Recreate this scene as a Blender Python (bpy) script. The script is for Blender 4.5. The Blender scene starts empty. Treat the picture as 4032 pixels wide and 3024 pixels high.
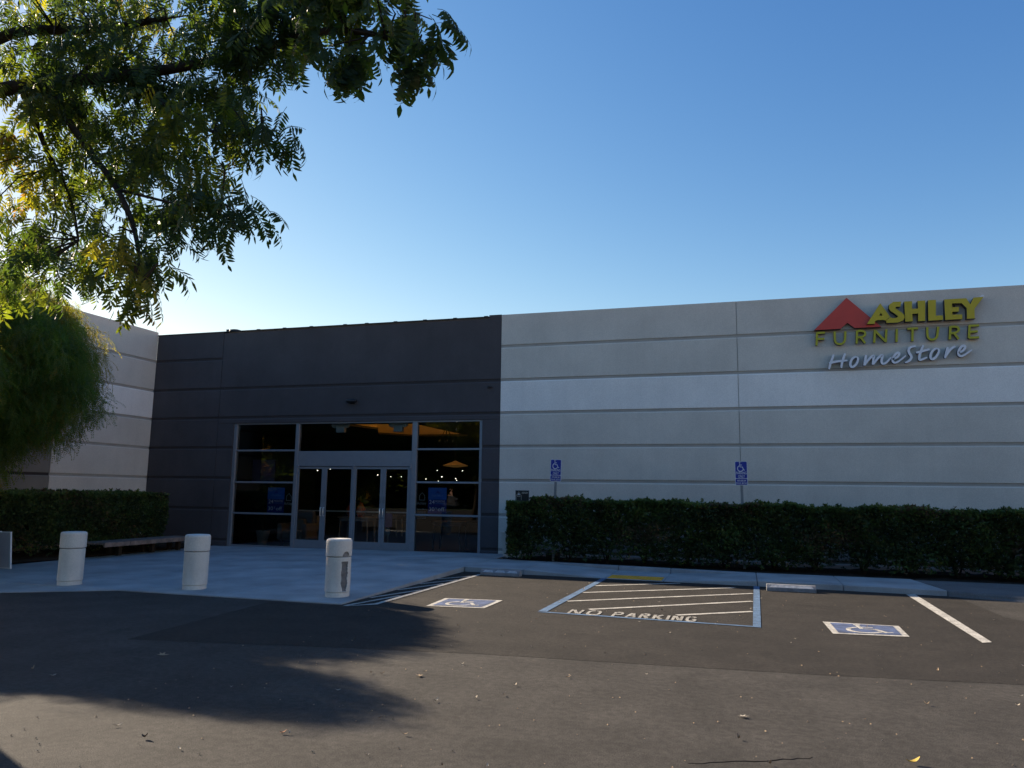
import bpy, bmesh, math, random
import numpy as np
from mathutils import Vector, Matrix, geometry

random.seed(7)
rng = np.random.default_rng(11)
S = bpy.context.scene
COL = S.collection
R = math.radians

# ------------------------------------------------------------------ camera
cam_d = bpy.data.cameras.new('camera')
cam = bpy.data.objects.new('camera', cam_d)
COL.objects.link(cam)
S.camera = cam
cam_d.sensor_width = 36.0
cam_d.lens = 26.547
cam_d.clip_start = 0.05
cam_d.clip_end = 2000.0
yaw, pitch, roll = -0.29657, 0.14272, 0.01398
fw = Vector((math.sin(yaw) * math.cos(pitch), math.cos(yaw) * math.cos(pitch), math.sin(pitch)))
rt = Vector((math.cos(yaw), -math.sin(yaw), 0))
up = rt.cross(fw)
r2 = rt * math.cos(roll) + up * math.sin(roll)
u2 = up * math.cos(roll) - rt * math.sin(roll)
m = Matrix((r2, u2, -fw)).transposed().to_4x4()
m.translation = Vector((0, 0, 1.6))
cam.matrix_world = m

# ------------------------------------------------------------------ sky, sun, exposure
SUN = Vector((-1.88, 0.67, 1.0)).normalized()
sun_el = math.asin(SUN.z)
sun_az = math.atan2(SUN.x, SUN.y)
W = bpy.data.worlds.new('World')
S.world = W
W.use_nodes = True
nt = W.node_tree
sky = nt.nodes.new('ShaderNodeTexSky')
sky.sky_type = 'NISHITA'
sky.sun_disc = False
sky.sun_elevation = sun_el
sky.sun_rotation = sun_az
sky.altitude = 20
sky.air_density = 1.0
sky.dust_density = 0.15
sky.ozone_density = 3.5
bg = nt.nodes['Background']
bg.inputs['Strength'].default_value = 0.055
# camera colour response of the sky: one curve per channel, the same in every direction
sep = nt.nodes.new('ShaderNodeSeparateColor'); cmb = nt.nodes.new('ShaderNodeCombineColor')
nt.links.new(sky.outputs[0], sep.inputs[0])
for ch, (gain, ex) in enumerate(((0.95, 1.66), (1.13, 1.21), (1.98, 0.74))):
    pw = nt.nodes.new('ShaderNodeMath'); pw.operation = 'POWER'; pw.inputs[1].default_value = ex
    ml = nt.nodes.new('ShaderNodeMath'); ml.operation = 'MULTIPLY'; ml.inputs[1].default_value = gain
    nt.links.new(sep.outputs[ch], pw.inputs[0]); nt.links.new(pw.outputs[0], ml.inputs[0])
    nt.links.new(ml.outputs[0], cmb.inputs[ch])
nt.links.new(cmb.outputs[0], bg.inputs['Color'])
sd = bpy.data.lights.new('sun', 'SUN')
sd.energy = 5.0
sd.angle = R(0.53)
sd.color = (1.0, 0.84, 0.64)
so = bpy.data.objects.new('sun', sd)
COL.objects.link(so)
so.rotation_euler = SUN.to_track_quat('Z', 'Y').to_euler()
so.location = (-40, 15, 25)
vs = S.view_settings
vs.view_transform = 'Standard'
vs.look = 'None'
vs.gamma = 1.0
vs.use_curve_mapping = False
vs.exposure = 1.2
S.cycles.transparent_max_bounces = 16
S.cycles.max_bounces = 8

# ------------------------------------------------------------------ helpers
def tag(o, label=None, cat=None, group=None, kind=None):
    if label: o['label'] = label
    if cat: o['category'] = cat
    if group: o['group'] = group
    if kind: o['kind'] = kind
    return o

def empty(name, loc=(0, 0, 0), label=None, cat=None, group=None, rz=0, parent=None):
    o = bpy.data.objects.new(name, None)
    COL.objects.link(o)
    o.location = loc
    o.rotation_euler.z = rz
    o.empty_display_size = 0.2
    if parent: o.parent = parent
    return tag(o, label, cat, group)

class MB:
    """collects faces and links them as one mesh object"""
    def __init__(s):
        s.v = []; s.f = []; s.mi = []
    def add(s, vs, fs, mi=0):
        b = len(s.v)
        s.v += [tuple(x) for x in vs]
        for f in fs:
            s.f.append([b + i for i in f]); s.mi.append(mi)
        return s
    def box(s, x0, x1, y0, y1, z0, z1, mi=0):
        return s.add([(x0, y0, z0), (x1, y0, z0), (x1, y1, z0), (x0, y1, z0), (x0, y0, z1), (x1, y0, z1), (x1, y1, z1), (x0, y1, z1)],
                     [(3, 2, 1, 0), (4, 5, 6, 7), (0, 1, 5, 4), (1, 2, 6, 5), (2, 3, 7, 6), (3, 0, 4, 7)], mi)
    def prism(s, ring0, ring1, mi=0, caps=True):
        n = len(ring0)
        fs = [(i, (i + 1) % n, n + (i + 1) % n, n + i) for i in range(n)]
        if caps: fs += [tuple(range(n - 1, -1, -1)), tuple(range(n, 2 * n))]
        return s.add(list(ring0) + list(ring1), fs, mi)
    def plate(s, outline, f0, f1, hole=None, mi=0):
        """2D outline (optional hole) swept between the maps f0 and f1 (front and back)"""
        loops = [[Vector((a, b, 0)) for a, b in outline]]
        if hole: loops.append([Vector((a, b, 0)) for a, b in hole])
        tris = geometry.tessellate_polygon(loops)
        pts = [p for l in loops for p in l]
        n = len(pts)
        vs = [f0(p.x, p.y) for p in pts] + [f1(p.x, p.y) for p in pts]
        fs = [tuple(t) for t in tris] + [(t[2] + n, t[1] + n, t[0] + n) for t in tris]
        o = 0
        for l in loops:
            k = len(l)
            fs += [(o + i, o + (i + 1) % k, n + o + (i + 1) % k, n + o + i) for i in range(k)]
            o += k
        return s.add(vs, fs, mi)
    def tube(s, pts, rad, n=8, mi=0):
        pts = [Vector(p) for p in pts]
        rads = rad if isinstance(rad, (list, tuple)) else [rad] * len(pts)
        rings = []
        u = None
        for i, p in enumerate(pts):
            t = (pts[min(i + 1, len(pts) - 1)] - pts[max(i - 1, 0)]).normalized()
            if u is None:
                u = t.orthogonal().normalized()
            else:
                u = (u - t * u.dot(t)).normalized()
            w = t.cross(u)
            rings.append([p + (u * math.cos(2 * math.pi * k / n) + w * math.sin(2 * math.pi * k / n)) * rads[i] for k in range(n)])
        vs = [q for r_ in rings for q in r_]
        fs = [(i * n + k, i * n + (k + 1) % n, (i + 1) * n + (k + 1) % n, (i + 1) * n + k) for i in range(len(pts) - 1) for k in range(n)]
        fs += [tuple(range(n - 1, -1, -1)), tuple((len(pts) - 1) * n + k for k in range(n))]
        return s.add(vs, fs, mi)
    def lathe(s, prof, n=32, c=(0, 0, 0), mi=0, axis='Z'):
        vs = []
        for r_, z in prof:
            for k in range(n):
                a = 2 * math.pi * k / n
                p = (r_ * math.cos(a), r_ * math.sin(a), z)
                if axis == 'Y': p = (p[0], z, p[1])
                vs.append((p[0] + c[0], p[1] + c[1], p[2] + c[2]))
        fs = [(i * n + k, i * n + (k + 1) % n, (i + 1) * n + (k + 1) % n, (i + 1) * n + k) for i in range(len(prof) - 1) for k in range(n)]
        fs += [tuple(range(n - 1, -1, -1)), tuple((len(prof) - 1) * n + k for k in range(n))]
        return s.add(vs, fs, mi)
    def build(s, name, mat, parent=None, smooth=False, bevel=0, loc=None):
        me = bpy.data.meshes.new(name)
        me.from_pydata(s.v, [], s.f)
        mats = mat if isinstance(mat, (list, tuple)) else [mat]
        for q in mats: me.materials.append(q)
        if len(mats) > 1: me.polygons.foreach_set('material_index', s.mi)
        bm = bmesh.new(); bm.from_mesh(me)
        bmesh.ops.recalc_face_normals(bm, faces=bm.faces)
        bm.to_mesh(me); bm.free()
        if smooth:
            me.polygons.foreach_set('use_smooth', [True] * len(me.polygons))
            me.set_sharp_from_angle(angle=R(38))
        o = bpy.data.objects.new(name, me)
        COL.objects.link(o)
        if loc: o.location = loc
        if parent: o.parent = parent
        if bevel:
            b = o.modifiers.new('edge', 'BEVEL'); b.width = bevel; b.segments = 2; b.limit_method = 'ANGLE'
        return o

def world_child(o, parent):
    """parent o (built in world coordinates) under an object that is not at the origin"""
    o.parent = parent
    o.matrix_parent_inverse = Matrix.Translation(parent.location).inverted()
    return o

def copy_tree(o, parent=None):
    c = o.copy(); COL.objects.link(c)
    if parent: c.parent = parent
    for ch in list(o.children): copy_tree(ch, c)
    return c

# ------------------------------------------------------------------ materials
def mat(name, col, rough=0.7, var=0.0, scale=4.0, bump=0.0, bscale=80.0, metal=0.0, spec=0.5, col2=None, detail=4, stain=0.0, stain_scale=1.2, speck=0.0, speck_scale=300.0, mott=0.0, streak=0.0, oil=0.0):
    M_ = bpy.data.materials.new(name)
    M_.use_nodes = True
    n = M_.node_tree; L = n.links
    p = n.nodes['Principled BSDF']
    p.inputs['Roughness'].default_value = rough
    p.inputs['Metallic'].default_value = metal
    p.inputs['Specular IOR Level'].default_value = spec
    base = (*col, 1)
    p.inputs['Base Color'].default_value = base
    tc = n.nodes.new('ShaderNodeTexCoord')
    out = None
    if var or col2:
        t = n.nodes.new('ShaderNodeTexNoise'); t.inputs['Scale'].default_value = scale; t.inputs['Detail'].default_value = detail
        t.inputs['Roughness'].default_value = 0.62
        L.new(tc.outputs['Object'], t.inputs['Vector'])
        rp = n.nodes.new('ShaderNodeValToRGB')
        rp.color_ramp.elements[0].position = 0.32; rp.color_ramp.elements[1].position = 0.68
        a = tuple(c * (1 - var) for c in col); b = tuple(min(1, c * (1 + var)) for c in (col2 or col))
        rp.color_ramp.elements[0].color = (*a, 1); rp.color_ramp.elements[1].color = (*b, 1)
        L.new(t.outputs['Fac'], rp.inputs['Fac'])
        out = rp.outputs['Color']
    def mul(out, fac_socket, lo, hi, p0, p1):
        rp = n.nodes.new('ShaderNodeValToRGB')
        rp.color_ramp.elements[0].position = p0; rp.color_ramp.elements[1].position = p1
        rp.color_ramp.elements[0].color = (lo, lo, lo, 1); rp.color_ramp.elements[1].color = (hi, hi, hi, 1)
        L.new(fac_socket, rp.inputs['Fac'])
        mx = n.nodes.new('ShaderNodeMix'); mx.data_type = 'RGBA'; mx.blend_type = 'MULTIPLY'; mx.inputs[0].default_value = 1
        if out is not None: L.new(out, mx.inputs[6])
        else: mx.inputs[6].default_value = base
        L.new(rp.outputs['Color'], mx.inputs[7])
        return mx.outputs[2]
    if stain:
        t = n.nodes.new('ShaderNodeTexNoise'); t.inputs['Scale'].default_value = stain_scale; t.inputs['Detail'].default_value = 5
        L.new(tc.outputs['Object'], t.inputs['Vector'])
        out = mul(out, t.outputs['Fac'], 1 - stain, 1 + stain * 0.6, 0.35, 0.68)
    if mott:
        t = n.nodes.new('ShaderNodeTexNoise'); t.inputs['Scale'].default_value = 17; t.inputs['Detail'].default_value = 4
        L.new(tc.outputs['Object'], t.inputs['Vector'])
        out = mul(out, t.outputs['Fac'], 1 - mott, 1 + mott, 0.36, 0.64)
    if oil:
        t = n.nodes.new('ShaderNodeTexNoise'); t.inputs['Scale'].default_value = .95; t.inputs['Detail'].default_value = 7; t.inputs['Roughness'].default_value = .68
        t.inputs['Distortion'].default_value = .6
        L.new(tc.outputs['Object'], t.inputs['Vector'])
        out = mul(out, t.outputs['Fac'], 1.0, 1 - oil, 0.585, 0.66)
    if streak:
        mp = n.nodes.new('ShaderNodeMapping'); mp.inputs['Scale'].default_value = (5.0, 5.0, .22)
        L.new(tc.outputs['Object'], mp.inputs['Vector'])
        t = n.nodes.new('ShaderNodeTexNoise'); t.inputs['Scale'].default_value = 1.0; t.inputs['Detail'].default_value = 6; t.inputs['Roughness'].default_value = .65
        L.new(mp.outputs['Vector'], t.inputs['Vector'])
        out = mul(out, t.outputs['Fac'], 1 - streak, 1 + streak * .4, 0.34, 0.60)
    if speck:
        t = n.nodes.new('ShaderNodeTexNoise'); t.inputs['Scale'].default_value = speck_scale; t.inputs['Detail'].default_value = 3
        L.new(tc.outputs['Object'], t.inputs['Vector'])
        out = mul(out, t.outputs['Fac'], 1 - speck, 1 + speck, 0.36, 0.66)
    if out is not None: L.new(out, p.inputs['Base Color'])
    if bump:
        t = n.nodes.new('ShaderNodeTexNoise'); t.inputs['Scale'].default_value = bscale; t.inputs['Detail'].default_value = 5
        L.new(tc.outputs['Object'], t.inputs['Vector'])
        bp = n.nodes.new('ShaderNodeBump'); bp.inputs['Strength'].default_value = bump; bp.inputs['Distance'].default_value = 0.01
        L.new(t.outputs['Fac'], bp.inputs['Height'])
        L.new(bp.outputs['Normal'], p.inputs['Normal'])
    return M_

def leaf_mat(name, col, trans, f=0.42, rough=0.5):
    M_ = bpy.data.materials.new(name); M_.use_nodes = True
    n = M_.node_tree; L = n.links
    p = n.nodes['Principled BSDF']; out = n.nodes['Material Output']
    p.inputs['Roughness'].default_value = rough; p.inputs['Specular IOR Level'].default_value = 0.35
    tc = n.nodes.new('ShaderNodeTexCoord')
    t = n.nodes.new('ShaderNodeTexNoise'); t.inputs['Scale'].default_value = 2.2; t.inputs['Detail'].default_value = 3
    L.new(tc.outputs['Object'], t.inputs['Vector'])
    def ramp(c, k):
        r_ = n.nodes.new('ShaderNodeValToRGB')
        r_.color_ramp.elements[0].position = .35; r_.color_ramp.elements[1].position = .65
        r_.color_ramp.elements[0].color = (c[0] * (1 - k), c[1] * (1 - k), c[2] * (1 - k), 1)
        r_.color_ramp.elements[1].color = (c[0] * (1 + k), c[1] * (1 + k), c[2] * (1 + k * .5), 1)
        L.new(t.outputs['Fac'], r_.inputs['Fac'])
        return r_.outputs['Color']
    L.new(ramp(col, .3), p.inputs['Base Color'])
    tr = n.nodes.new('ShaderNodeBsdfTranslucent')
    L.new(ramp(trans, .3), tr.inputs['Color'])
    mx = n.nodes.new('ShaderNodeMixShader'); mx.inputs[0].default_value = f
    L.new(p.outputs[0], mx.inputs[1]); L.new(tr.outputs[0], mx.inputs[2])
    L.new(mx.outputs[0], out.inputs['Surface'])
    return M_

def emit_mat(name, col, strength):
    M_ = bpy.data.materials.new(name); M_.use_nodes = True
    p = M_.node_tree.nodes['Principled BSDF']
    p.inputs['Base Color'].default_value = (*col, 1)
    p.inputs['Emission Color'].default_value = (*col, 1)
    p.inputs['Emission Strength'].default_value = strength
    return M_

def glass_mat(name, tint=0.72):
    M_ = bpy.data.materials.new(name); M_.use_nodes = True
    n = M_.node_tree; L = n.links
    n.nodes.remove(n.nodes['Principled BSDF'])
    out = n.nodes['Material Output']
    tr = n.nodes.new('ShaderNodeBsdfTransparent'); tr.inputs['Color'].default_value = (tint, tint * 1.01, tint * 1.0, 1)
    gl = n.nodes.new('ShaderNodeBsdfGlossy'); gl.inputs['Roughness'].default_value = 0.0
    fr = n.nodes.new('ShaderNodeFresnel'); fr.inputs['IOR'].default_value = 1.5
    mx = n.nodes.new('ShaderNodeMixShader')
    L.new(fr.outputs[0], mx.inputs[0]); L.new(tr.outputs[0], mx.inputs[1]); L.new(gl.outputs[0], mx.inputs[2])
    L.new(mx.outputs[0], out.inputs['Surface'])
    return M_

WALL = mat('wall_paint', (.655, .61, .535), .85, .05, 1.1, .25, 160, stain=.07, stain_scale=.5, speck=.07, speck_scale=60, streak=.022)
BAND = mat('light_band_paint', (.88, .845, .79), .85, .04, 1.1, .25, 160, stain=.06, stain_scale=.5, speck=.07, speck_scale=60, streak=.02)
RECESS = mat('reveal_paint', (.40, .375, .335), .9, .08, 3, .2, 120)
DARK = mat('dark_wall_paint', (.078, .069, .072), .85, .08, 1.3, .3, 160, stain=.14, stain_scale=.6, speck=.08, speck_scale=60, streak=.04)
DARKREC = mat('dark_reveal_paint', (.050, .042, .042), .9, .08, 3, .2, 120)
TAUPE = mat('taupe_wall_paint', (.24, .22, .19), .85, .08, 1.3, .3, 160, stain=.1)
ALU = mat('anodised_aluminium', (.28, .29, .315), .42, .05, 6, 0, 80, metal=.35)
ALUB = mat('brushed_handle_metal', (.62, .62, .62), .3, .05, 6, 0, metal=.8)
GLASS = glass_mat('window_glass', .88)
CONC = mat('concrete_paving', (.38, .385, .38), .85, .10, 2.0, .3, 140, stain=.22, stain_scale=1.1, speck=.12, speck_scale=110)
CONC2 = mat('concrete_kerb', (.33, .33, .34), .85, .10, 3.0, .3, 140, stain=.18, stain_scale=2.0, speck=.12, speck_scale=110)
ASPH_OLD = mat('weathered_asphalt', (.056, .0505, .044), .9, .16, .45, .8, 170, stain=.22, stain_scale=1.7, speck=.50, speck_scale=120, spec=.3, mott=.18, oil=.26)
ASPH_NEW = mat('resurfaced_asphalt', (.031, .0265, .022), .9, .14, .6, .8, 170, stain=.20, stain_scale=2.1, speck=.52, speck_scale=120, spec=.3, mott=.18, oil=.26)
ASPH_BERM = mat('asphalt_berm', (.15, .145, .14), .95, .15, 2, .6, 60, speck=.3, speck_scale=120, spec=.3)
SOIL = mat('mulch', (.035, .026, .019), 1.0, .4, 8, 1.0, 40, spec=.1)
WPAINT = mat('white_road_paint', (.46, .435, .385), .8, .10, 3, .3, 120, stain=.26, stain_scale=7, speck=.38, speck_scale=75)
WORN = mat('worn_road_paint', (.33, .31, .27), .85, .15, 5, .3, 120, stain=.35, stain_scale=9, speck=.5, speck_scale=60)
BPAINT = mat('blue_road_paint', (.085, .155, .26), .8, .12, 3, .3, 120, stain=.28, stain_scale=7, speck=.38, speck_scale=75)
NPAINT = mat('navy_road_paint', (.075, .105, .20), .8, .14, 4, .3, 120, stain=.3, stain_scale=8, speck=.42, speck_scale=75)
YPAINT = mat('yellow_tactile', (.80, .39, .03), .7, .10, 4, 0, stain=.15, stain_scale=5)
BOLL = mat('painted_bollard', (.72, .68, .60), .8, .06, 3, .5, 90, stain=.05, stain_scale=5, speck=.07, speck_scale=70, streak=.05)
BARE = mat('bare_concrete', (.22, .21, .20), .95, .4, 9, .8, 60)
STOPM = mat('wheel_stop_concrete', (.27, .27, .275), .85, .15, 5, .4, 80, stain=.25, stain_scale=9)
STOPW = mat('worn_white_paint', (.46, .46, .46), .8, .25, 14, .2, 80)
STEEL = mat('galvanised_steel', (.26, .27, .28), .5, .12, 20, 0, metal=.6)
BLUE = mat('blue_sign_sheeting', (.012, .03, .30), .45, .04, 5)
WHITE = mat('white_sign_sheeting', (.66, .67, .70), .5, .03, 5)
BLACK = mat('black_metal', (.012, .012, .014), .5, .1, 6)
WOOD = mat('weathered_timber', (.24, .18, .145), .85, .35, 6, .5, 30, stain=.25, stain_scale=4)
BARK = mat('bark', (.045, .035, .027), .95, .35, 12, 1.0, 35, spec=.1)
RED = mat('red_sign_face', (.60, .055, .035), .45, .05, 3)
YEL = mat('yellow_sign_face', (.55, .42, .010), .45, .05, 3)
YEL2 = mat('mustard_sign_face', (.46, .42, .012), .45, .05, 3)
SRET = mat('sign_return', (.012, .014, .035), .5, .05, 3)
SWH = mat('white_sign_face', (.80, .80, .84), .45, .04, 4)
ROOFM = mat('roof_membrane', (.30, .29, .27), .9, .1, 3)
SIGN_POLY= {'emblem': [(1.635, 5.338), (2.346, 6.049), (3.025, 5.346), (2.479, 5.347), (2.339, 5.473), (2.189, 5.343)], 'A': [(2.723, 5.404), (3.015, 5.862), (3.196, 5.546), (3.104, 5.467), (3.064, 5.48), (2.927, 5.482), (2.885, 5.453), (2.882, 5.404)], 'Ahole': [(2.975, 5.581), (3.045, 5.578), (3.021, 5.643)], 'S': [(3.438, 5.876), (3.416, 5.76), (3.328, 5.765), (3.315, 5.729), (3.356, 5.691), (3.426, 5.638), (3.478, 5.575), (3.486, 5.512), (3.447, 5.445), (3.349, 5.409), (3.237, 5.409), (3.122, 5.412), (3.108, 5.46), (3.206, 5.541), (3.235, 5.516), (3.299, 5.511), (3.348, 5.528), (3.351, 5.555), (3.311, 5.597), (3.211, 5.681), (3.182, 5.737), (3.194, 5.818), (3.278, 5.877)], 'H': [(3.502, 5.878), (3.658, 5.877), (3.646, 5.705), (3.766, 5.705), (3.765, 5.878), (3.918, 5.877), (3.889, 5.436), (3.907, 5.424), (3.75, 5.423), (3.763, 5.595), (3.646, 5.593), (3.646, 5.427), (3.497, 5.424)], 'L': [(3.97, 5.88), (4.125, 5.879), (4.104, 5.528), (4.241, 5.527), (4.232, 5.426), (3.951, 5.423)], 'EY': [(4.287, 5.878), (4.709, 5.878), (4.776, 5.738), (4.851, 5.882), (5.041, 5.889), (4.851, 5.639), (4.842, 5.434), (4.86, 5.426), (4.693, 5.426), (4.704, 5.657), (4.615, 5.774), (4.431, 5.78), (4.428, 5.691), (4.557, 5.697), (4.55, 5.591), (4.424, 5.593), (4.42, 5.531), (4.611, 5.529), (4.604, 5.424), (4.278, 5.424)]}
SIGN_STROKE= {'F': [[(1.675, 4.985), (1.697, 5.285)], [(1.697, 5.272), (1.865, 5.273)], [(1.691, 5.133), (1.846, 5.135)]], 'U': [[(2.067, 5.289), (2.062, 5.092), (2.079, 5.033), (2.132, 4.998), (2.207, 5.001), (2.255, 5.043), (2.275, 5.101), (2.289, 5.283)]], 'R': [[(2.507, 4.992), (2.53, 5.284)], [(2.53, 5.275), (2.631, 5.277), (2.683, 5.253), (2.697, 5.208), (2.678, 5.164), (2.625, 5.137), (2.526, 5.131)], [(2.592, 5.137), (2.683, 4.995)]], 'N': [[(2.865, 4.997), (2.896, 5.286)], [(2.895, 5.271), (3.096, 5.012)], [(3.094, 4.998), (3.127, 5.287)]], 'I': [[(3.312, 4.995), (3.335, 5.285)]], 'T': [[(3.541, 5.277), (3.755, 5.28)], [(3.647, 5.278), (3.628, 4.995)]], 'U2': [[(3.936, 5.294), (3.927, 5.113), (3.942, 5.05), (3.99, 5.014), (4.06, 5.016), (4.106, 5.055), (4.123, 5.121), (4.149, 5.294)]], 'R2': [[(4.354, 5.001), (4.384, 5.292)], [(4.383, 5.278), (4.485, 5.28), (4.532, 5.255), (4.542, 5.21), (4.521, 5.167), (4.469, 5.143), (4.378, 5.137)], [(4.442, 5.141), (4.525, 5.0)]], 'E': [[(4.932, 5.283), (4.741, 5.283)], [(4.751, 5.293), (4.719, 5.012)], [(4.72, 5.022), (4.912, 5.022)], [(4.736, 5.149), (4.895, 5.154)]]}
SIGN_SCRIPT= {'H': [[(2.023, 4.765), (1.985, 4.657), (1.942, 4.549), (1.913, 4.432)], [(2.26, 4.782), (2.217, 4.666), (2.178, 4.54), (2.169, 4.45)], [(1.914, 4.565), (2.074, 4.606), (2.305, 4.619)]], 'o': [[(2.481, 4.701), (2.406, 4.668), (2.352, 4.561), (2.361, 4.47), (2.422, 4.468), (2.495, 4.547), (2.528, 4.654), (2.486, 4.701)]], 'm': [[(2.687, 4.729), (2.669, 4.63), (2.634, 4.488)], [(2.643, 4.496), (2.73, 4.628), (2.852, 4.728), (2.83, 4.624), (2.805, 4.503)], [(2.815, 4.508), (2.926, 4.656), (3.029, 4.733), (2.99, 4.6), (2.996, 4.514), (3.071, 4.522), (3.19, 4.659)]], 'e': [[(3.211, 4.606), (3.301, 4.642), (3.36, 4.72), (3.334, 4.762), (3.265, 4.715), (3.208, 4.601), (3.226, 4.529), (3.311, 4.538), (3.482, 4.683)]], 'S': [[(3.688, 4.882), (3.606, 4.878), (3.537, 4.825), (3.544, 4.742), (3.594, 4.666), (3.572, 4.592), (3.509, 4.541), (3.453, 4.529)]], 't': [[(3.835, 4.9), (3.772, 4.747), (3.733, 4.616), (3.753, 4.562), (3.897, 4.631)], [(3.685, 4.738), (3.82, 4.768), (3.954, 4.805)]], 'o2': [[(4.095, 4.822), (4.015, 4.781), (3.958, 4.678), (3.965, 4.584), (4.027, 4.585), (4.107, 4.681), (4.139, 4.781), (4.1, 4.822)]], 'r': [[(4.304, 4.834), (4.273, 4.709), (4.236, 4.596)], [(4.254, 4.64), (4.339, 4.78), (4.45, 4.851)]], 'e2': [[(4.509, 4.696), (4.596, 4.745), (4.642, 4.825), (4.608, 4.866), (4.54, 4.812), (4.494, 4.7), (4.517, 4.624), (4.597, 4.635), (4.759, 4.759)]]}
SIGN_DISC= (5.031, 5.911)
BLOBS= [(-5.52, 4.31, 5.35, 0.59), (-5.23, 4.66, 5.52, 0.59), (-4.51, 4.68, 5.41, 0.54), (-3.8, 4.64, 5.3, 0.46), (-5.74, 4.83, 4.88, 0.63), (-5.02, 4.87, 4.89, 0.59), (-4.3, 4.87, 4.91, 0.5), (-3.67, 4.75, 4.97, 0.31), (-5.83, 4.72, 4.11, 0.58), (-5.15, 4.74, 4.13, 0.54), (-4.49, 4.7, 4.12, 0.46), (-3.92, 4.54, 4.25, 0.35), (-3.35, 4.36, 4.33, 0.25), (-3.1, 4.3, 4.17, 0.1), (-3.46, 4.27, 3.69, 0.25), (-3.21, 4.21, 3.48, 0.12), (-4.02, 4.46, 3.67, 0.27), (-5.34, 4.53, 3.52, 0.41), (-4.29, 4.2, 3.39, 0.27), (-3.93, 3.99, 3.07, 0.22), (-3.82, 3.96, 2.93, 0.14), (-5.5, 4.36, 3.3, 0.22), (-5.5, 4.33, 3.08, 0.12), (-3.17, 4.49, 5.12, 0.25), (-2.53, 4.08, 4.82, 0.25), (-2.36, 3.95, 4.41, 0.15), (-2.1, 3.98, 4.71, 0.17), (-1.83, 3.78, 4.32, 0.14), (-1.67, 3.75, 4.25, 0.11), (-1.8, 3.79, 4.18, 0.08), (-2.31, 3.98, 4.31, 0.07), (-3.35, 4.65, 5.38, 0.4), (-2.75, 4.3, 5.2, 0.3)]
LIMBS= {'main': [(-5.76, 4.32, 4.83), (-5.49, 4.5, 4.94), (-4.86, 4.75, 5.05), (-4.25, 4.79, 5.07), (-3.56, 4.7, 5.03), (-2.79, 4.39, 4.89), (-2.14, 4.07, 4.52), (-1.83, 3.89, 4.25)], 'a': [(-5.5, 4.49, 4.93), (-5.08, 4.52, 4.39), (-4.58, 4.47, 3.89), (-4.19, 4.3, 3.39), (-3.89, 4.03, 2.95)], 'b': [(-5.63, 4.41, 4.87), (-5.54, 4.6, 4.41), (-5.32, 4.7, 3.99), (-5.12, 4.63, 3.58)], 'c': [(-5.29, 4.58, 4.97), (-5.04, 4.71, 5.37), (-4.71, 4.77, 5.6)], 'd': [(-6.03, 4.46, 5.51), (-5.32, 4.71, 5.51), (-4.63, 4.84, 5.59)], 'e': [(-4.86, 4.75, 5.05), (-4.21, 4.69, 4.52), (-3.63, 4.53, 4.22), (-3.21, 4.34, 4.13)], 'f': [(-4.58, 4.47, 3.89), (-4.02, 4.45, 3.71), (-3.41, 4.31, 3.5)]}
TREE2 = [((-15.0, 12.2, 4.0), (1.9, 1.9, 1.75)), ((-14.1, 10.9, 3.9), (1.95, 1.9, 1.6)), ((-14.2, 11.5, 4.6), (1.5, 1.2, 1.2)), ((-15.8, 11.8, 4.9), (2.2, 2.2, 1.5)), ((-14.2, 10.4, 2.7), (1.3, 1.4, 1.3)), ((-15.2, 12.2, 4.9), (1.8, 1.1, 1.1)), ((-14.6, 10.7, 5.4), (.8, .35, .6)), ((-12.6, 8.7, 3.4), (1.5, .8, 1.0)), ((-11.9, 7.7, 2.9), (1.1, .9, .7)), ((-13.3, 8.75, 4.9), (1.5, .7, .65)), ((-12.3, 7.85, 3.5), (1.3, .55, .7)), ((-11.4, 7.05, 2.6), (1.1, .75, .6))]

def world_origin(o):
    p = Vector((0, 0, 0))
    while o is not None:
        p = p + o.location; o = o.parent
    return p

def put(mb, name, mat_, parent=None, **k):
    """build a mesh given in world metres as a child of parent (parents here are never rotated)"""
    o = mb.build(name, mat_, None, **k)
    if parent is not None:
        o.location = Vector(o.location) - world_origin(parent)
        o.parent = parent
    return o

def glyphs(text, bold=0.0, space=1.0):
    """outline of a word in the built-in font, scaled to the unit square"""
    cu = bpy.data.curves.new('tmp', 'FONT')
    cu.body = text; cu.offset = bold; cu.space_character = space; cu.resolution_u = 3
    ob = bpy.data.objects.new('tmp', cu); COL.objects.link(ob)
    dg = bpy.context.evaluated_depsgraph_get()
    me = ob.evaluated_get(dg).to_mesh()
    vs = [(v.co.x, v.co.y) for v in me.vertices]
    fs = [tuple(p.vertices) for p in me.polygons]
    ob.evaluated_get(dg).to_mesh_clear()
    bpy.data.objects.remove(ob); bpy.data.curves.remove(cu)
    x0 = min(v[0] for v in vs); x1 = max(v[0] for v in vs); y0 = min(v[1] for v in vs); y1 = max(v[1] for v in vs)
    return [((x - x0) / (x1 - x0), (y - y0) / (y1 - y0)) for x, y in vs], fs

def print_text(text, x0, x1, z0, z1, y, mat_, parent, bold=0.0, name='lettering', space=1.0):
    """flat print on an upright face looking towards -Y"""
    vs, fs = glyphs(text, bold, space)
    mb = MB().add([(x0 + u * (x1 - x0), y, z0 + v * (z1 - z0)) for u, v in vs], fs)
    return put(mb, name, mat_, parent)

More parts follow.
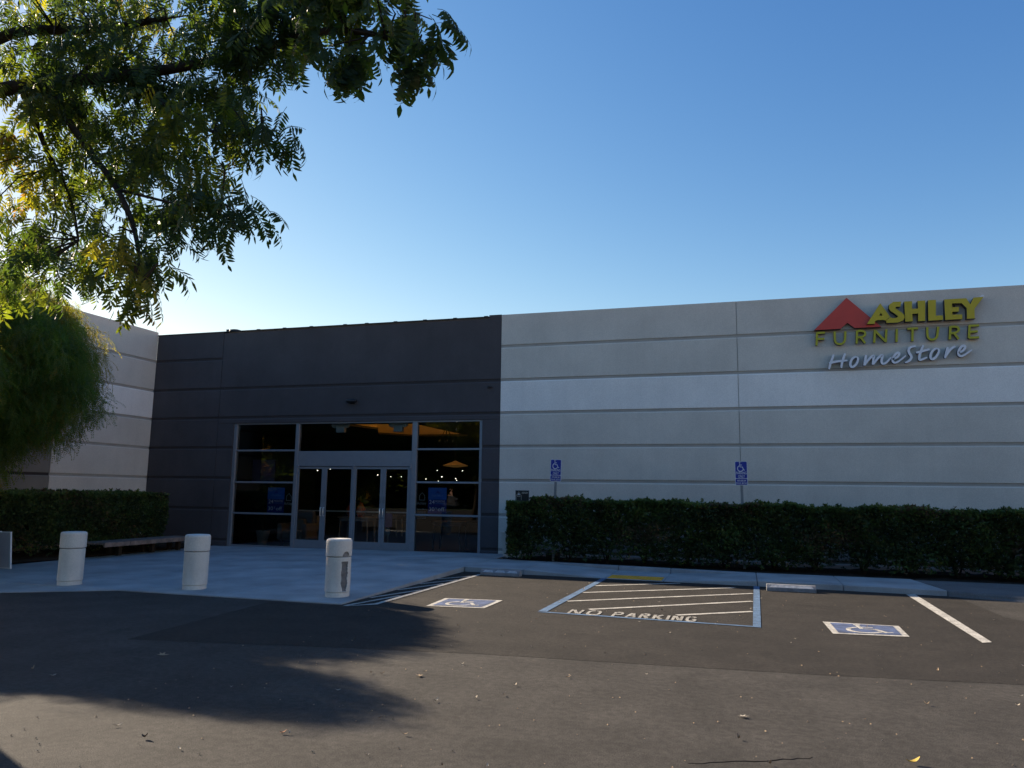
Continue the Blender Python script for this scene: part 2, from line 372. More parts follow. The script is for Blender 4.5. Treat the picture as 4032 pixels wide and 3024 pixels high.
def ribbon(mb, pts, w, f0, f1, mi=0, mis=1, taper=None):
    """a stroke of width w along 2D points, swept between f0 and f1"""
    P = [Vector((a, b)) for a, b in pts]
    L_, R_ = [], []
    for i, p in enumerate(P):
        t = (P[min(i + 1, len(P) - 1)] - P[max(i - 1, 0)]).normalized()
        n = Vector((-t.y, t.x))
        ww = w / 2 * (taper(i / max(1, len(P) - 1)) if taper else 1)
        L_.append(p + n * ww); R_.append(p - n * ww)
    n = len(P)
    vs = [f0(q.x, q.y) for q in L_ + R_] + [f1(q.x, q.y) for q in L_ + R_]
    for i in range(n - 1):
        mb.add([], [])
    b = len(mb.v)
    mb.v += [tuple(v) for v in vs]
    def F(idx, k): mb.f.append([b + i for i in idx]); mb.mi.append(k)
    for i in range(n - 1):
        F((i, i + 1, n + i + 1, n + i), mi)
        F((2 * n + i, 2 * n + i + 1, 3 * n + i + 1, 3 * n + i), mis)
        F((i, i + 1, 2 * n + i + 1, 2 * n + i), mis)
        F((n + i, n + i + 1, 3 * n + i + 1, 3 * n + i), mis)
    F((0, n, 3 * n, 2 * n), mis); F((n - 1, 2 * n - 1, 4 * n - 1, 3 * n - 1), mis)

def chaikin(pts, k=2):
    for _ in range(k):
        q = [pts[0]]
        for a, b in zip(pts, pts[1:]):
            q += [tuple(u * .75 + v * .25 for u, v in zip(a, b)), tuple(u * .25 + v * .75 for u, v in zip(a, b))]
        q.append(pts[-1]); pts = q
    return pts

# ================================================================== GROUND
def plaza_z(x, y):
    sx = min(1, max(0, (x + 14) / 8)); sy = min(1, max(0, (y - 9.8) / 4.9))
    return 0.018 + 0.082 * sx * sy

g = MB()
g.add([(-260, -260, 0), (260, -260, 0), (260, 320, 0), (-260, 320, 0)], [(0, 1, 2, 3)])
lot = tag(g.build('parking_lot', ASPH_OLD), kind='structure')

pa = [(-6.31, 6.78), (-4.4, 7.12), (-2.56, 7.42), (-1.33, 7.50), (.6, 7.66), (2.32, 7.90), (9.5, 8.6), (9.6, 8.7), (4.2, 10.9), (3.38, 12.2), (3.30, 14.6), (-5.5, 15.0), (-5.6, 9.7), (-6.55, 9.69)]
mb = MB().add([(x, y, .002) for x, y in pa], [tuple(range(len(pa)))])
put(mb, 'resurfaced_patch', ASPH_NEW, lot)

# paved forecourt, slab by slab
mb = MB()
px = [-20, -14, -6, -5.47]; py = [8.6, 9.8, 14.7, 19.0]
bedx = -14.25
# bedding under the slabs
xs = [-14.2, -12.6, -10.9, -9.2, -7.5, -5.46]; ys = [9.80, 11.5, 13.2, 14.9, 16.6, 18.19]
mb.box(-14.2, -5.47, 9.82, 18.19, -.1, .0075)
plaza = tag(mb.build('forecourt', CONC2), kind='structure')
for i in range(5):
    for j in range(5):
        x0, x1, y0, y1 = xs[i] + .005, xs[i + 1] - .005, ys[j] + .005, ys[j + 1] - .005
        top = [(x0, y0), (x1, y0), (x1, y1), (x0, y1)]
        q = MB().prism([(a, b, -.08) for a, b in top], [(a, b, plaza_z(a, b)) for a, b in top])
        put(q, 'paving_slab', CONC, plaza, bevel=.006)
# the left apron runs on past the planting bed
ap = [(-14.19, 11.50), (-14.19, 9.80), (-9.4, 9.795), (-10.72, 8.95), (-12.6, 8.1), (-17, 6.6), (-17, 11.5)]
q = MB().prism([(a, b, -.05) for a, b in ap], [(a, b, .012) for a, b in ap])
put(q, 'apron', CONC, plaza)
ap = [(-14.195, 11.49), (-14.195, 11.51), (-9.4, 9.80), (-9.41, 9.79)]

# pavement along the right-hand wall
yf = lambda x: 14.74 - .034 * (x + 5.5)
yb = lambda x: 16.78 - .13 * (x + 5.4) if x < .2 else 16.05
pv = tag(MB().box(-5.44, 3.15, 15.1, 15.95, -.1, .005).build('pavement', CONC2), kind='structure')
secs = [(-5.45, -4.215, .1, .1), (-4.205, -2.575, .1, .012), (-2.565, -1.475, .012, .012), (-1.465, .185, .012, .1), (.195, 1.60, .1, .1)]
for x0, x1, z0, z1 in secs:
    top = [(x0, yf(x0), z0), (x1, yf(x1), z1), (x1, yb(x1) - .155, z1), (x0, yb(x0) - .155, z0)]
    q = MB().prism([(a, b, -.06) for a, b, c in top], top)
    put(q, 'pavement_slab', CONC, pv, bevel=.012)
    bk = [(x0, yb(x0) - .15, .1), (x1, yb(x1) - .15, .1), (x1, yb(x1), .1), (x0, yb(x0), .1)]
    q = MB().prism([(a, b, -.06) for a, b, c in bk], bk)
    put(q, 'kerb', CONC2, pv, bevel=.012)
top = [(1.61, yf(1.61), .1), (3.18, yf(3.1) - .05, .095), (2.95, 16.05, .1), (1.61, 16.05, .1)]
put(MB().prism([(a, b, -.06) for a, b, c in top], top), 'pavement_slab', CONC, pv, bevel=.012)
st = [(-2.53, yf(-2.5) + .03), (-1.51, yf(-1.5) + .03), (-1.51, yf(-1.5) + .60), (-2.53, yf(-2.5) + .60)]
tp = put(MB().prism([(a, b, .006) for a, b in st], [(a, b, .018) for a, b in st]), 'tactile_strip', YPAINT, pv)
dm = MB()
for i in range(16):
    for j in range(9):
        x = -2.49 + i * .0625; y = yf(x) + .07 + j * .06
        dm.lathe([(.014, .016), (.012, .021), (.007, .023)], 6, (x, y, 0))
tag(put(dm, 'tactile_dome', YPAINT, tp), kind='stuff')
# asphalt berm further right
bm_ = [(3.00, 16.05, .09), (3.20, 14.40, .09), (4.6, 13.98, .085), (7.0, 13.72, .09), (14, 13.5, .09), (14, 16.0, .09)]
fo = [(3.00, 16.05, -.05), (3.17, 14.36, -.05), (4.6, 13.82, -.05), (7.0, 13.56, -.05), (14, 13.3, -.05), (14, 16.0, -.05)]
tag(MB().prism(fo, bm_).build('asphalt_berm', ASPH_BERM, bevel=.03), kind='structure')
# planting beds
def bed(name, x0, x1, y0, y1, z, front=None):
    n, k = 90, 14
    vs = []; fs = []
    for j in range(k + 1):
        for i in range(n + 1):
            x = x0 + (x1 - x0) * i / n; ya = front(x) if front else y0
            vs.append((x, ya + (y1 - ya) * j / k, z + random.uniform(-.02, .025)))
    for j in range(k):
        for i in range(n):
            a = j * (n + 1) + i
            fs.append((a, a + 1, a + n + 2, a + n + 1))
    return tag(MB().add(vs, fs).build(name, SOIL), kind='structure')
bed('planting_bed', -5.36, 14, 16.0, 18.13, .07, lambda x: yb(x) - .02 if x < 2.9 else 15.98)
bed('planting_bed', -16.62, -14.21, 6.5, 18.13, .035)

# ------------------------------------------------------------------ painted markings
def line(name, quad, mat_, z=.008, parent=lot):
    return put(MB().add([(x, y, z) for x, y in quad], [tuple(range(len(quad)))]), name, mat_, parent)
def seg(a, b, w):
    d = (Vector(b) - Vector(a)).normalized(); n = Vector((-d.y, d.x)) * w / 2
    a = Vector(a); b = Vector(b)
    return [tuple(a + n), tuple(a - n), tuple(b - n), tuple(b + n)]
aisle = line('aisle_border', [(-2.72, 10.19), (.16, 10.05), (.16, 10.125), (-2.60, 10.26)], BPAINT)
line('bay_line', [(-2.72, 10.262), (-2.60, 10.262), (-2.52, 14.76), (-2.63, 14.76)], BPAINT)
line('bay_line', [(.065, 10.128), (.16, 10.128), (.225, 14.5), (.125, 14.5)], BPAINT)
line('bay_line', [(2.515, 9.95), (2.63, 10.02), (2.70, 14.42), (2.55, 14.33)], WPAINT)
for a, b in [((-2.52, 13.42), (-1.15, 14.43)), ((-2.54, 12.43), (-.19, 14.12)), ((-2.56, 11.36), (.10, 13.43)), ((-2.10, 10.69), (.085, 12.45)), ((-.90, 10.64), (.075, 11.37))]:
    line('hatch_line', seg(a, b, .085), WPAINT)
line('bay_line', [(-5.38, 9.64), (-5.0, 10.0), (-4.93, 14.35), (-5.02, 14.35), (-5.08, 10.06)], WPAINT)
for a, b in [((-5.43, 13.26), (-5.03, 13.95)), ((-5.43, 12.45), (-5.04, 13.30)), ((-5.43, 11.55), (-5.06, 12.65)), ((-5.41, 10.57), (-5.08, 11.70)), ((-5.36, 9.72), (-5.10, 10.95))]:
    line('hatch_line', seg(a, b, .07), WPAINT)
# stencilled words on the asphalt
ST = {'N': [[(0, 0), (0, 1)], [(.16, .92), (.66, .08)], [(.82, 0), (.82, 1)]],
      'O': [[(.40, 1), (.14, .95), (0, .75), (0, .25), (.14, .05), (.40, 0)], [(.47, 1), (.73, .95), (.87, .75), (.87, .25), (.73, .05), (.47, 0)]],
      'P': [[(0, 0), (0, 1)], [(.17, 1), (.62, 1), (.78, .85), (.78, .62), (.62, .47), (.17, .47)]],
      'A': [[(0, 0), (.34, .98)], [(.50, .98), (.86, 0)], [(.27, .33), (.56, .33)]],
      'R': [[(0, 0), (0, 1)], [(.17, 1), (.62, 1), (.78, .86), (.78, .66), (.62, .52), (.17, .52)], [(.45, .42), (.80, 0)]],
      'K': [[(0, 0), (0, 1)], [(.18, .50), (.76, 1)], [(.34, .46), (.80, 0)]],
      'I': [[(0, 0), (0, 1)]],
      'G': [[(.80, .85), (.62, 1), (.42, 1)], [(.30, 1), (.10, .93), (0, .72), (0, .28), (.10, .07), (.30, 0), (.62, 0), (.80, .12), (.80, .42), (.50, .42)]]}
def stencil(word, x, width, y0, h):
    for ch in word:
        mb = MB()
        for k, s in enumerate(ST[ch]):
            # brush strokes twice as heavy along the bay as across it
            pts = [(x + u * width, v * h / 2) for u, v in s]
            fy = lambda a, b: y0(a) + b * 2
            ribbon(mb, pts, .038, lambda a, b: (a, fy(a, b), .0085 + k * .0006), lambda a, b: (a, fy(a, b), .005), 0, 0)
        put(mb, 'stencilled_letter', WORN, lot)
        x += width * (1.42 if ch != 'I' else .55)
ybase = lambda x: 10.245 - .05 * (x + 2.3) * .5
stencil('NO', -2.30, .175, ybase, .345)
stencil('PARKING', -1.70, .125, ybase, .345)
WC = dict(head=(.40, .93), strokes=[[(.40, .84), (.43, .46), (.68, .46), (.84, .12), (.95, .16)], [(.41, .66), (.66, .66)], ])
def wheelchair(mb, f0, f1, w, arc_w, mi=0):
    """the seated-figure symbol in unit coordinates"""
    hx, hz = WC['head']
    ring = [(hx + .065 * math.cos(a), hz + .065 * math.sin(a)) for a in [2 * math.pi * k / 14 for k in range(14)]]
    mb.plate(ring, f0, f1, mi=mi)
    ribbon(mb, WC['strokes'][0], w, lambda a, b: f0(a, b), f1, mi, mi)
    ribbon(mb, WC['strokes'][1], w * .8, lambda a, b: f0(a, b), f1, mi, mi)
    arc = [(.46 + .30 * math.cos(a), .30 + .30 * math.sin(a)) for a in [R(112 + (335 - 112) * k / 22) for k in range(23)]]
    ribbon(mb, arc, arc_w, lambda a, b: f0(a, b), f1, mi, mi)
def symbol(c, lab):
    """painted accessible-bay symbol; c = corners near-left, near-right, far-right, far-left"""
    def at(u, v, z):
        a = Vector(c[0]).lerp(Vector(c[1]), u); b = Vector(c[3]).lerp(Vector(c[2]), u); q = a.lerp(b, v)
        return (q.x, q.y, z)
    base = put(MB().add([at(0, 0, .008), at(1, 0, .008), at(1, 1, .008), at(0, 1, .008)], [(0, 1, 2, 3)]), 'painted_symbol', WPAINT, lot)
    m0, m1 = .085, .915
    put(MB().add([at(m0, m0, .012), at(m1, m0, .012), at(m1, m1, .012), at(m0, m1, .012)], [(0, 1, 2, 3)]), 'blue_field', NPAINT, base)
    mb = MB()
    wheelchair(mb, lambda u, v: at(.14 + u * .72, .13 + v * .74, .016), lambda u, v: at(.14 + u * .72, .13 + v * .74, .0135), .085, .085)
    put(mb, 'wheelchair_figure', WPAINT, base)
symbol([(-4.312, 10.124), (-3.484, 10.233), (-3.478, 11.064), (-4.356, 10.963)], '')
symbol([(.962, 9.93), (1.797, 10.042), (1.819, 10.82), (.93, 10.815)], '')
# cracks in the old asphalt
CRACK = mat('crack_filler', (.016, .014, .013), .95, spec=.1)
def crack(pts, w):
    P = []
    for a, b in zip(pts, pts[1:]):
        for k in range(7):
            t = k / 7
            P.append((a[0] + (b[0] - a[0]) * t + random.uniform(-.012, .012), a[1] + (b[1] - a[1]) * t + random.uniform(-.012, .012)))
    mb = MB()
    ribbon(mb, P, w, lambda a, b: (a, b, .003), lambda a, b: (a, b, .001), 0, 0, taper=lambda t: .25 + 1.2 * math.sin(math.pi * t) * random.uniform(.4, 1))
    put(mb, 'crack', CRACK, lot)
crack([(-3.9, 3.42), (-3.45, 3.66), (-3.1, 3.86), (-2.62, 3.98)], .022)
crack([(-3.5, 3.40), (-3.0, 3.60), (-2.7, 3.80)], .010)
crack([(-.36, 4.93), (.1, 5.14), (.42, 5.32)], .006)

# ================================================================== THE STORE
YW = 18.14
store = empty('store_building', (-5.85, 18.14, 0), 'low tilt-up concrete store with dark entrance bay between pale grey grooved walls', 'store')
GZ = [5.345, 4.472, 3.63, 2.784, 1.933, 1.08, .235]
GAP = .068
def bands(top):
    b = [top] + [g_ - GAP for g_ in GZ]
    return [(lo, hi) for hi, lo in zip(b, GZ + [-.12])]
def band_x(x0, x1, z0, z1, cham=True):
    c = .03 if cham else .001
    pr = [(YW + .019, z0), (YW, z0 + .003), (YW, z1 - c), (YW + .019, z1)]
    return MB().prism([(x0, a, b) for a, b in pr], [(x1, a, b) for a, b in pr])
XL = -16.64
def band_y(y0, y1, z0, z1, cham=True):
    c = .03 if cham else .001
    pr = [(XL - .019, z0), (XL, z0 + .003), (XL, z1 - c), (XL - .019, z1)]
    return MB().prism([(a, y0, b) for a, b in pr], [(a, y1, b) for a, b in pr])
def wall(x0, x1, top, m_face, m_back, light=None):
    p = put(MB().box(x0, x1, YW + .019, YW + .22, -.12, top - .002), 'wall_panel', m_back, store)
    for k, (lo, hi) in enumerate(bands(top)):
        put(band_x(x0 + .008, x1 - .008, lo, hi, k > 0), 'wall_band', light if (k == 2 and light) else m_face, p)
    return p
wall(-5.85, -.045, 6.14, WALL, RECESS, BAND)
wall(-.045, 6.15, 6.14, WALL, RECESS, BAND)
wall(6.15, 12.4, 6.14, WALL, RECESS, BAND)
# left wing, facing +X
p = put(MB().box(XL - .22, XL - .019, 14.87, YW, -.12, 6.198), 'wall_panel', RECESS, store)
for k, (lo, hi) in enumerate(bands(6.2)):
    put(band_y(14.878, YW - .001, lo, hi, k > 0), 'wall_band', BAND if k == 2 else WALL, p)
p = put(MB().box(XL - .22, XL - .019, 12.9, 14.868, -.12, 6.198), 'wall_panel', DARKREC, store)
for k, (lo, hi) in enumerate(bands(6.2)):
    put(band_y(12.9, 14.862, lo, hi, k > 0), 'wall_band', TAUPE, p)
# dark entrance wall
DT = 6.06
p = put(MB().box(XL, -14.304, YW + .019, YW + .22, -.12, DT + .02), 'wall_panel', DARKREC, store)
for k, (lo, hi) in enumerate(bands(DT + .03)):
    put(band_x(XL + .001, -14.312, lo, hi, k > 0), 'wall_band', DARK, p)
OX0, OX1, OZ = -13.78, -6.32, 3.435
mb = MB().box(-14.30, OX0, YW + .019, YW + .22, -.12, OZ).box(OX1, -5.852, YW + .019, YW + .22, -.12, OZ).box(-14.30, -5.852, YW + .019, YW + .22, OZ, DT)
p = put(mb, 'wall_panel', DARKREC, store)
bs = bands(DT)
put(band_x(-14.296, -5.856, GZ[1], DT, False), 'wall_band', DARK, p)
put(band_x(-14.296, -5.856, GZ[2], GZ[1] - GAP), 'wall_band', DARK, p)
put(band_x(-14.296, -5.856, OZ, GZ[2] - GAP), 'wall_band', DARK, p)
for k in range(3, 8):
    lo, hi = bs[k]
    if k == 3: hi = OZ - .002
    put(band_x(-14.296, OX0, lo, hi, k > 3), 'wall_band', DARK, p)
    put(band_x(OX1, -5.856, lo, hi, k > 3), 'wall_band', DARK, p)
# coping over the dark wall with its seam covers, corner upstand and roof edge
cp = put(MB().box(XL, -6.19, YW - .02, YW + .26, DT + .03, DT + .055), 'coping', BLACK, store)
for k in range(9):
    x = -13.2 + k * .86 + (.2 if k == 3 else 0)
    put(MB().box(x, x + .10, YW - .028, YW + .268, DT + .052, DT + .068), 'seam_cover', BLACK, cp)
put(MB().box(-6.186, -5.853, YW + .001, YW + .22, DT + .002, 6.15), 'corner_upstand', DARK, store)
put(MB().lathe([(.18, DT + .05), (.17, DT + .10), (.10, DT + .12)], 16, (-14.02, YW + .12, 0)).box(-14.26, -14.18, YW + .02, YW + .2, DT + .05, DT + .12), 'roof_vent', BLACK, store)
mb = MB().box(-30, 12.4, 18.4, 40, 5.3, 5.4).box(-30, XL - .23, 12.9, 18.4, 5.3, 5.4)
put(mb, 'roof', ROOFM, store)
mb = MB().box(-30, -29.8, 12.9, 40, -.1, 6.1).box(-29.8, XL - .23, 12.9, 13.1, -.1, 6.1).box(12.2, 12.4, YW + .23, 40, -.1, 6.1).box(-30, 12.4, 40, 40.2, -.1, 6.1)
put(mb, 'rear_wall', RECESS, store)

# ------------------------------------------------------------------ shopfront glazing
F0, F1 = 18.185, 18.30
front = put(MB().box(OX0, -11.775, F0, F1, -.02, .075).box(-8.125, OX1, F0, F1, -.02, .075).box(OX0, OX1, F0, F1, 3.395, OZ - .003), 'shopfront_frame', ALU, store)
for x0, x1 in [(OX0, -13.675), (-11.77, -11.665), (-8.27, -8.13), (-6.40, OX1)]:
    put(MB().box(x0, x1, F0 - .012, F1 + .01, -.02, 3.39), 'mullion', ALU, front, bevel=.008)
LZ = [2.665, 1.785, .93]; RZ = [2.685, 1.83, .995]
for (x0, x1, zs) in [(-13.67, -11.775, LZ), (-8.125, -6.405, RZ)]:
    for z in zs:
        put(MB().box(x0, x1, F0, F1, z - .024, z + .024), 'transom_bar', ALU, front, bevel=.006)
    e = [3.393] + [q for z in zs for q in (z + .026, z - .026)] + [.077]
    for hi, lo in zip(e[0::2], e[1::2]):
        put(MB().box(x0 + .002, x1 - .002, 18.236, 18.244, lo, hi), 'window_pane', GLASS, front)
put(MB().box(-11.66, -8.275, 18.236, 18.244, 2.645, 3.393), 'window_pane', GLASS, front)
put(MB().box(-11.662, -8.273, F0 - .004, F1, 2.235, 2.642), 'header_panel', ALU, front, bevel=.006)
put(MB().box(-9.973, -9.911, F0 + .01, F1, -.02, 2.232), 'mullion', ALU, front, bevel=.006)
for x in (-11.66, -9.97, -8.31):
    put(MB().box(x, x + .05, F0 - .03, F0 - .005, 2.18, 2.27), 'pivot_bracket', ALU, front, bevel=.004)

def door(x0, x1, g0, g1, pull_right):
    y0, y1 = F0 + .02, F0 + .065
    zb, zt, gb, gt = .022, 2.222, .265, 2.163
    mb = MB().box(x0, g0, y0, y1, zb, zt).box(g1, x1, y0, y1, zb, zt).box(g0, g1, y0, y1, zb, gb).box(g0, g1, y0, y1, gt, zt)
    d = put(mb, 'entrance_door', ALU, store)
    put(MB().box(g0 - .005, g1 + .005, y0 + .018, y0 + .024, gb - .005, gt + .005), 'door_glass', GLASS, d)
    hx = (g1 + .035) if pull_right else (g0 - .035)
    h = MB().tube([(hx, y0, 1.13), (hx, y0 - .055, 1.13), (hx, y0 - .06, 1.11), (hx, y0 - .06, .93), (hx, y0 - .055, .91), (hx, y0, .91)], .012, 8)
    put(h, 'door_handle', ALUB, d, smooth=True)
    put(MB().box(hx - .026, hx + .026, y0 - .004, y0 - .001, 1.27, 1.45), 'notice_plate', STEEL, d)
    put(MB().box(g0 + .01, g1 - .01, y0 + .05, y0 + .085, 1.025, 1.06), 'push_bar', ALUB, d)
door(-11.66, -10.837, -11.613, -10.914, True)
door(-10.833, -9.978, -10.757, -10.02, False)
door(-9.906, -9.081, -9.866, -9.159, True)
door(-9.077, -8.275, -8.998, -8.374, False)
print('structure done')

# ================================================================== WALL SIGN
SX, SZ = 3.5, 5.3
sign = empty('wall_sign', (SX, YW, SZ), 'raised red roof emblem with yellow block letters over white script on the grey wall', 'shop sign')
FY = YW - .165
def sheet(mb, outline, hole=None, d=0.0):
    mb2 = MB()
    mb2.plate(outline, lambda a, b: (a, FY - d, b), lambda a, b: (a, FY + .14 - d, b), hole)
    n = len(outline) + (len(hole) if hole else 0)
    # front triangles keep the face colour, everything else is the dark return
    nt_ = sum(1 for f in mb2.f if len(f) == 3) // 2
    for i, f in enumerate(mb2.f):
        mb2.mi[i] = 0 if i < nt_ else 1
    b = len(mb.v); mb.v += mb2.v
    mb.f += [[b + i for i in f] for f in mb2.f]; mb.mi += mb2.mi
    return mb
put(sheet(MB(), SIGN_POLY['emblem'], d=-.05), 'roof_emblem', [RED, SRET], sign)
put(sheet(MB(), SIGN_POLY['A'], SIGN_POLY['Ahole'], d=.03), 'letter', [YEL, SRET], sign)
for k, dd in (('S', .026), ('H', 0), ('L', 0), ('EY', 0)):
    put(sheet(MB(), SIGN_POLY[k], d=dd), 'letter', [YEL, SRET], sign)
def stroke_letter(strokes, w, m, depth, smooth=0, taper=None):
    mb = MB()
    for k, s in enumerate(strokes):
        pts = chaikin(s, smooth) if smooth else s
        ribbon(mb, pts, w, lambda a, b: (a, FY + .06 - k * .002, b), lambda a, b: (a, FY + .06 + depth, b), 0, 1, taper)
    return put(mb, 'letter', [m, SRET], sign)
for k, v in SIGN_STROKE.items():
    stroke_letter(v, .047, YEL2, .08, 2 if k in ('U', 'U2', 'R', 'R2') else 0)
for k, v in SIGN_SCRIPT.items():
    stroke_letter(v, .048, SWH, .07, 3, lambda t: .55 + .55 * math.sin(math.pi * min(1, t * 1.05 + .02)) ** .5)
put(MB().lathe([(.034, FY + .05), (.034, FY + .10)], 16, (SIGN_DISC[0], 0, SIGN_DISC[1]), axis='Y'), 'round_mark', SWH, sign)
# raceway brackets holding the letters off the wall
for x, z in ((2.3, 5.5), (2.9, 5.55), (3.4, 5.6), (3.7, 5.65), (4.05, 5.7), (4.5, 5.75), (4.95, 5.8)):
    put(MB().box(x - .015, x + .015, FY + .13, YW - .002, z - .015, z + .015), 'stand_off', BLACK, sign)

# ------------------------------------------------------------------ small things on the walls
l = empty('wall_light', (-10.04, YW, 3.93), 'dark hooded light fixed to the dark wall above the entrance', 'wall light')
mb = MB()
prof = [(.0, .0), (.03, .02), (.075, .07), (.085, .10), (.07, .125)]
vs = []
n = 20
for i, (t) in enumerate([-1, -.93, -.8, -.5, 0, .5, .8, .93, 1]):
    sc = math.sqrt(max(.02, 1 - abs(t) ** 3))
    for k in range(n):
        a = 2 * math.pi * k / n
        vs.append((-10.04 + t * .165, YW - .07 + math.cos(a) * .07 * sc, 3.985 + math.sin(a) * .058 * sc))
fs = [(i * n + k, i * n + (k + 1) % n, (i + 1) * n + (k + 1) % n, (i + 1) * n + k) for i in range(8) for k in range(n)] + [tuple(range(n)), tuple(8 * n + k for k in range(n))]
put(MB().add(vs, fs), 'housing', BLACK, l, smooth=True)
put(MB().box(-10.16, -9.93, YW - .144, YW - .125, 3.972, 3.995), 'lens', mat('smoked_lens', (.05, .05, .055), .25), l)
put(MB().box(-10.10, -9.97, YW - .03, YW - .001, 3.91, 3.95), 'mounting_plate', BLACK, l)
l = empty('security_sensor', (-6.13, YW, 4.25), 'tiny dark sensor box high on the dark wall near the grey wall', 'sensor')
put(MB().box(-6.19, -6.07, YW - .04, YW - .001, 4.24, 4.29), 'housing', DARKREC, l, bevel=.006)
put(MB().lathe([(.018, YW - .07), (.02, YW - .04)], 12, (-6.13, 0, 4.265), axis='Y'), 'lens', BLACK, l)

# ------------------------------------------------------------------ posters and decals behind the glass
P1 = mat('poster_bright_blue', (.03, .17, .62), .5, .12, 3)
P2 = mat('poster_navy', (.016, .035, .26), .5, .08, 3)
PT = mat('poster_pale_print', (.78, .78, .95), .5)
PT2 = mat('poster_mid_print', (.16, .34, .75), .5)
PD = mat('poster_shade_print', (.02, .09, .42), .5)
DEC = mat('vinyl_print', (.55, .57, .58), .6)
GY = 18.2545
def poster(x0, x1, z0, z1, lab):
    t = empty('window_poster', (x0, GY, z0), lab, 'poster', 'sale posters inside the shop windows')
    w = x1 - x0; h = z1 - z0
    X = lambda u: x0 + u * w
    Z = lambda v: z0 + v * h
    s = put(MB().box(x0, x1, GY, GY + .004, z0, z1), 'sheet', P2, t)
    put(MB().box(x0 + .001, x1 - .001, GY - .0015, GY - .0002, Z(.54), z1 - .001), 'upper_field', P1, s)
    tri = [(X(.38), Z(.77)), (X(.52), Z(.90)), (X(.66), Z(.77)), (X(.52), Z(.79))]
    put(MB().plate(tri, lambda a, b: (a, GY - .0035, b), lambda a, b: (a, GY - .002, b)), 'ship_mark', PD, s)
    print_text('COLUMBUS', X(.20), X(.82), Z(.66), Z(.73), GY - .003, PT2, s, .004)
    print_text('24', X(.06), X(.36), Z(.37), Z(.525), GY - .002, PT, s, .004)
    print_text('MONTHS', X(.40), X(.92), Z(.425), Z(.515), GY - .002, PT, s)
    put(MB().box(X(.40), X(.92), GY - .0025, GY - .001, Z(.38), Z(.395)), 'small_print', PT2, s)
    print_text('30', X(.06), X(.36), Z(.10), Z(.25), GY - .002, PT, s, .004)
    print_text('%', X(.40), X(.50), Z(.17), Z(.25), GY - .002, PT, s)
    print_text('off', X(.54), X(.90), Z(.10), Z(.25), GY - .002, PT, s, .004)
poster(-12.60, -12.07, .955, 1.645, 'blue sale poster in the window left of the entrance doors')
poster(-7.80, -7.29, 1.035, 1.695, 'blue sale poster in the window right of the entrance doors')
def decal(xc, z1, lab, hours):
    t = empty('window_decal', (xc, GY, z1 - .55), lab, 'window decal', 'white logo decals on the shop windows')
    o = [(-.075, -.19), (.075, -.19), (.075, -.08), (0, 0), (-.075, -.08), (-.075, -.19)]
    mb = MB()
    ribbon(mb, [(xc + a, z1 + b) for a, b in o], .015, lambda a, b: (a, GY - .001, b), lambda a, b: (a, GY, b), 0, 0)
    put(mb, 'house_outline', DEC, t)
    print_text('Ashley', xc - .14, xc + .12, z1 - .33, z1 - .235, GY - .001, DEC, t)
    if hours:
        print_text('Store Hours', xc - .14, xc + .13, z1 - .44, z1 - .40, GY - .001, DEC, t)
        for k in range(6):
            put(MB().box(xc - .13, xc + .12, GY - .001, GY, z1 - .48 - k * .035, z1 - .474 - k * .035), 'small_print', DEC, t)
decal(-11.93, 1.49, 'faint white house outline decal in the window left of the doors', False)
decal(-7.97, 1.565, 'faint white house outline decal with opening hours in the window right of the doors', True)

# ================================================================== THE SHOWROOM INSIDE
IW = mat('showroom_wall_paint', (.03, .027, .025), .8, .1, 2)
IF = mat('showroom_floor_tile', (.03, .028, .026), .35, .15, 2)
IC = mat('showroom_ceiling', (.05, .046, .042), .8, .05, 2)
ICV = mat('cove_plaster', (.62, .47, .26), .8, .03, 2)
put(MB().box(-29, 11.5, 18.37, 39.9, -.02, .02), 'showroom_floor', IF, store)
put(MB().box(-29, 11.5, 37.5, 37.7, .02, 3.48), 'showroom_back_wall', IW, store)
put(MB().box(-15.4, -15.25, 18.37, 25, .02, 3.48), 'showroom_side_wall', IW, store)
# ceiling at 3.48 m with a lit recess
cz = 3.41
hole = [(-10.75, 18.75), (-10.42, 20.43), (-11.25, 22.1), (-10.55, 23.15), (-8.1, 23.05), (-8.5, 23.08), (-8.5, 18.75)]
outer = [(-29, 18.37), (11.5, 18.37), (11.5, 37.6), (-29, 37.6)]
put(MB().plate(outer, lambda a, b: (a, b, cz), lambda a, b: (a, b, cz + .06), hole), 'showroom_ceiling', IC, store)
cx = sum(a for a, b in hole) / len(hole); cy = sum(b for a, b in hole) / len(hole)
big = [(cx + (a - cx) * 1.05, cy + (b - cy) * 1.03) for a, b in hole]
mb = MB(); nn = len(big)
mb.add([(a, b, cz + .061) for a, b in big] + [(a, b, cz + .75) for a, b in big], [(i, (i + 1) % nn, nn + (i + 1) % nn, nn + i) for i in range(nn)] + [tuple(range(nn, 2 * nn))])
put(mb, 'lit_recess', ICV, store)
# the warm tube lighting that recess
la = bpy.data.lights.new('cove_light', 'AREA'); la.shape = 'RECTANGLE'; la.size = 1.4; la.size_y = 1.2
la.energy = 13; la.color = (1.0, .60, .18)
lo_ = bpy.data.objects.new('cove_light', la); COL.objects.link(lo_); lo_.location = (-9.3, 20.9, 3.56); lo_.rotation_euler = (R(180), 0, 0)
lo_.parent = store; lo_.location = Vector(lo_.location) - world_origin(store)
